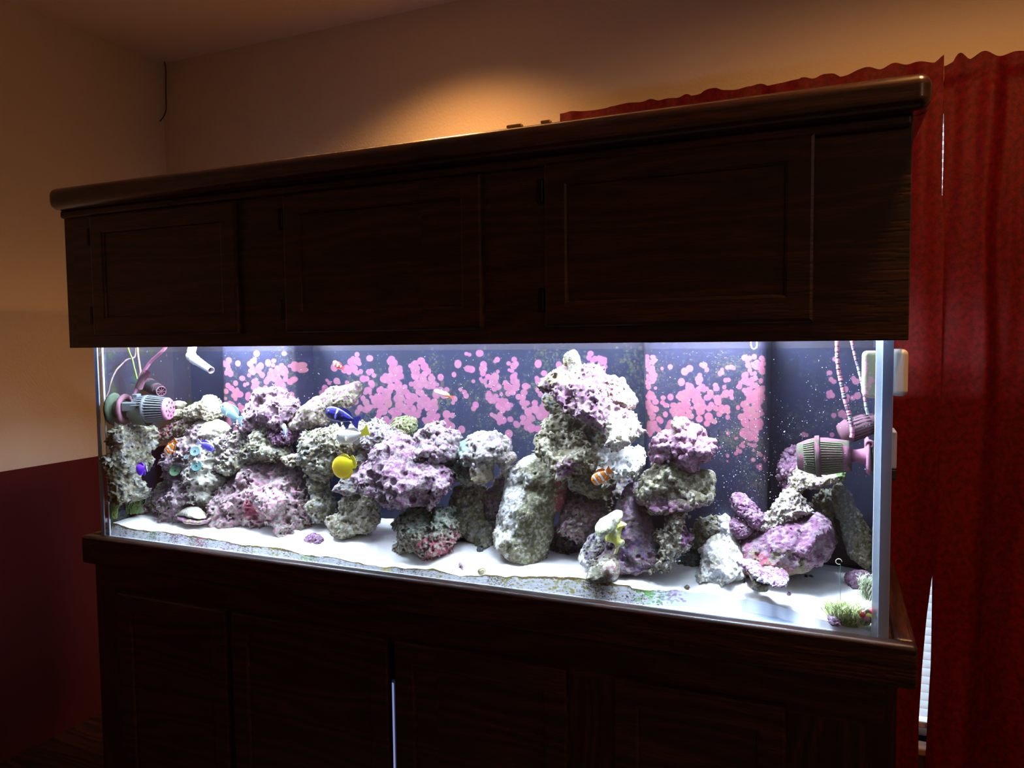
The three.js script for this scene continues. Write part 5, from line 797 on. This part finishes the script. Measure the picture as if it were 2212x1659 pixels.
{ // the pump behind it
  const a = SZ(1832, 930, -0.215), t = thing('small_pump', 'dull pink ribbed pump behind the large pink pump', 'pump', a), Ln = 0.052;
  t.rotation.z = 0.35; t.rotation.y = 0.2;
  part(t, 'body', xLathe([[-0.016, 0.001], [-0.016, 0.016], [0, 0.022], [Ln * 0.6, 0.0215], [Ln, 0.016], [Ln, 0.001]]), dullPink);
  ribs(t, 'rib', 20, 0.002, Ln * 0.8, 0.0225, 0.0195, 0.0016, dark);
  part(t, 'mount', xLathe([[Ln, 0.001], [Ln, 0.008], [Ln + 0.02, 0.008], [Ln + 0.022, 0.001]]), dullPink);
}
function conduit(label, px, z, r, seed, cols) {               // ridged pump cable with coralline bands grown between the ridges
  const pts = px.map(([x, y], i) => SZ(x, y, z)), o = pts[pts.length - 1].clone(), curve = new THREE.CatmullRomCurve3(pts.map((p) => p.clone().sub(o)), false, 'centripetal'), n = 220, g = new THREE.TubeGeometry(curve, n, r, 12, false), p = g.attributes.position, col = new Float32Array(p.count * 3), nrm = g.attributes.normal;
  for (let i = 0; i <= n; i++) { const s = i / n, ph = (s * 17) % 1, gap = ph < 0.14, k = (gap ? 0.82 : 1.0) * (0.92 + 0.1 * noise(s * 40, seed, 0)), band = Math.floor(s * 17);
    for (let j = 0; j <= 12; j++) { const q = i * 13 + j; p.setXYZ(q, p.getX(q) + nrm.getX(q) * r * (k - 1), p.getY(q) + nrm.getY(q) * r * (k - 1), p.getZ(q) + nrm.getZ(q) * r * (k - 1));
      const pick = hash3(band, seed, 0, 3) + 0.3 * noise(s * 60, j * 0.5, seed), c = gap ? [0.03, 0.03, 0.05] : pick < cols[0] ? [0.66, 0.24, 0.36] : pick < cols[1] ? [0.10, 0.11, 0.17] : [0.36, 0.37, 0.34]; col.set(c, q * 3); } }
  g.setAttribute('color', new THREE.BufferAttribute(col, 3)); g.computeVertexNormals();
  const m = top(new THREE.Mesh(g, new THREE.MeshStandardMaterial({ vertexColors: true, roughness: 0.7 })), 'pump_cable'); m.position.copy(o); return tag(m, label, 'cable');
}
conduit('thicker cable banded in pink and black, running up from the large pink pump', [[1808, 735], [1809, 771], [1812, 801], [1819, 834], [1826, 866], [1835, 897], [1840, 922], [1841, 938], [1839, 946]], -0.135, 0.0041, 3, [0.62, 0.92]);
conduit('thinner greyish banded cable running up from the pump behind', [[1839, 735], [1847, 770], [1855, 799], [1863, 833], [1868, 862], [1872, 885], [1876, 900], [1874, 912], [1868, 920]], -0.215, 0.0030, 8, [0.25, 0.55]);
{ // magnet cleaner, one half inside and one outside the right pane
  const yT = SZ(1885, 758, -0.055).y, yB = SZ(1885, 858, -0.055).y, t = thing('magnet_cleaner', 'rounded white magnet cleaner clamped on the right pane, one half outside', 'cleaner', V(L, yB, -0.058));
  const inner = part(t, 'inner_half', slab(-0.0405, -0.0135, 0, yT - yB, -0.034, 0.034, 0.008), new THREE.MeshStandardMaterial({ roughness: 0.8, map: canvas(256, 256, (c, w, h) => noiseImage(c, w, h, (x, y) => { const k = smooth(-0.1, 0.25, noise(x * 0.02, y * 0.014, 4) + 0.35 * noise(x * 0.08, y * 0.08, 2) - 0.1); const a = mixc([120, 120, 92], [168, 118, 128], k), b = noise(x * 0.25, y * 0.25, 6) > 0.6 ? 1.2 : 1; return a.map((v) => v * b); })) }));
  inner.geometry = inner.geometry.clone(); { const u = inner.geometry.attributes.uv; for (let i = 0; i < u.count; i++) u.setXY(i, u.getX(i) * 9, u.getY(i) * 9); }
  inner.userData.label = 'inner half crusted in pink and olive';
  part(t, 'outer_half', slab(0.001, 0.0265, 0.004, yT - yB + 0.003, -0.034, 0.034, 0.009), std([0.72, 0.72, 0.68], 0.45)).userData.label = 'clean white outer half';
}
{
  const a = SZ(1933, 928, -0.13), b = SZ(1933, 1008, -0.13), c = SZ(1933, 1032, -0.13), t = thing('pump_magnet', 'pale magnet block with a black foot outside the right pane', 'magnet', V(L, b.y, -0.13));
  part(t, 'block', slab(0.001, 0.0175, 0, a.y - b.y, -0.03, 0.03, 0.003), std([0.42, 0.44, 0.56], 0.5));
  part(t, 'foot', slab(0.001, 0.0175, c.y - b.y, -0.0005, -0.03, 0.03, 0.003), std([0.015, 0.015, 0.02], 0.6));
}
{ // return nozzle
  const t = thing('return_nozzle', 'white jointed return nozzle pointing right beside the left overflow box', 'pipe', SZ(415, 742, -0.150)), o = t.position, at = (x, y, z) => SZ(x, y, z).sub(o);
  const plasticW = std([0.62, 0.66, 0.72], 0.4);
  part(t, 'pipe', tube([at(417, 725, -0.15), at(416, 748, -0.15), at(413, 760, -0.15)], 0.011, 10, 16), plasticW);
  part(t, 'joint', new THREE.SphereGeometry(0.014, 20, 14), plasticW).position.copy(at(413, 769, -0.148));
  const a = at(418, 775, -0.145), b = at(456, 800, -0.115), d = b.clone().sub(a), g = xLathe([[-0.004, 0.006], [0, 0.0125], [0.012, 0.0130], [0.016, 0.0115], [0.03, 0.0110], [d.length() - 0.002, 0.0085], [d.length(), 0.0090], [d.length(), 0.0072], [d.length() - 0.02, 0.0070]]);
  const n = part(t, 'nozzle', g, plasticW); n.position.copy(a); n.quaternion.setFromUnitVectors(V(1, 0, 0), d.clone().normalize());
  const lip = part(n, 'lip', new THREE.TorusGeometry(0.0082, 0.0011, 8, 24).rotateY(Math.PI / 2), plastic([0.5, 0.25, 0.25], 0.8)); lip.position.x = d.length();
  part(n, 'bore', new THREE.CylinderGeometry(0.0071, 0.0071, 0.002, 18).rotateZ(Math.PI / 2), std([0.01, 0.01, 0.02], 0.9)).position.x = d.length() - 0.016;
}
{ // a clear hook of air tube at the water line
  const m = strand('air_tube', 'clear looped air tube at the water line over the right overflow box', 'tube', [[1622, 738], [1623, 748], [1628, 754], [1634, 750], [1635, 738]], (x, y) => SZ(x, y, -0.12), 0.0014, phys([0.75, 0.78, 0.85], 0.2, { transmission: 0.5, thickness: 0 }));
}
{ // fine bubbles and drifting specks in the water
  const r = rng(77), places = [[620, 1530, 1745, 900, 1200, -0.165, -0.04], [90, 1400, 1690, 760, 900, -0.165, -0.05], [230, 930, 1170, 820, 1010, -0.29, -0.18], [170, 640, 1160, 760, 860, -0.29, -0.1], [200, 1740, 1885, 760, 1040, -0.29, -0.05], [50, 230, 480, 780, 1000, -0.1, -0.02]], list = [];
  for (const [n, x0, x1, y0, y1, z0, z1] of places) for (let i = 0; i < n; i++) { const z = lerp(z0, z1, r()), p = SZ(lerp(x0, x1, r()), lerp(y0, y1, r()), z); if (p.x > 0.015 && p.x < 1.815 && p.y < 0.47) list.push([p, 0.00028 + 0.00045 * r() ** 3]); }
  const m = new THREE.InstancedMesh(new THREE.IcosahedronGeometry(1, 1), std([0.85, 0.88, 0.95], 0.3), list.length), M = new THREE.Matrix4();
  list.forEach(([p, s], i) => m.setMatrixAt(i, M.makeScale(s, s, s).setPosition(p)));
  m.name = 'bubbles'; scene.add(m); tag(m, 'fine white bubbles drifting in the tank water', 'bubbles'); m.userData.kind = 'stuff';
}
renderer.render(scene, camera);
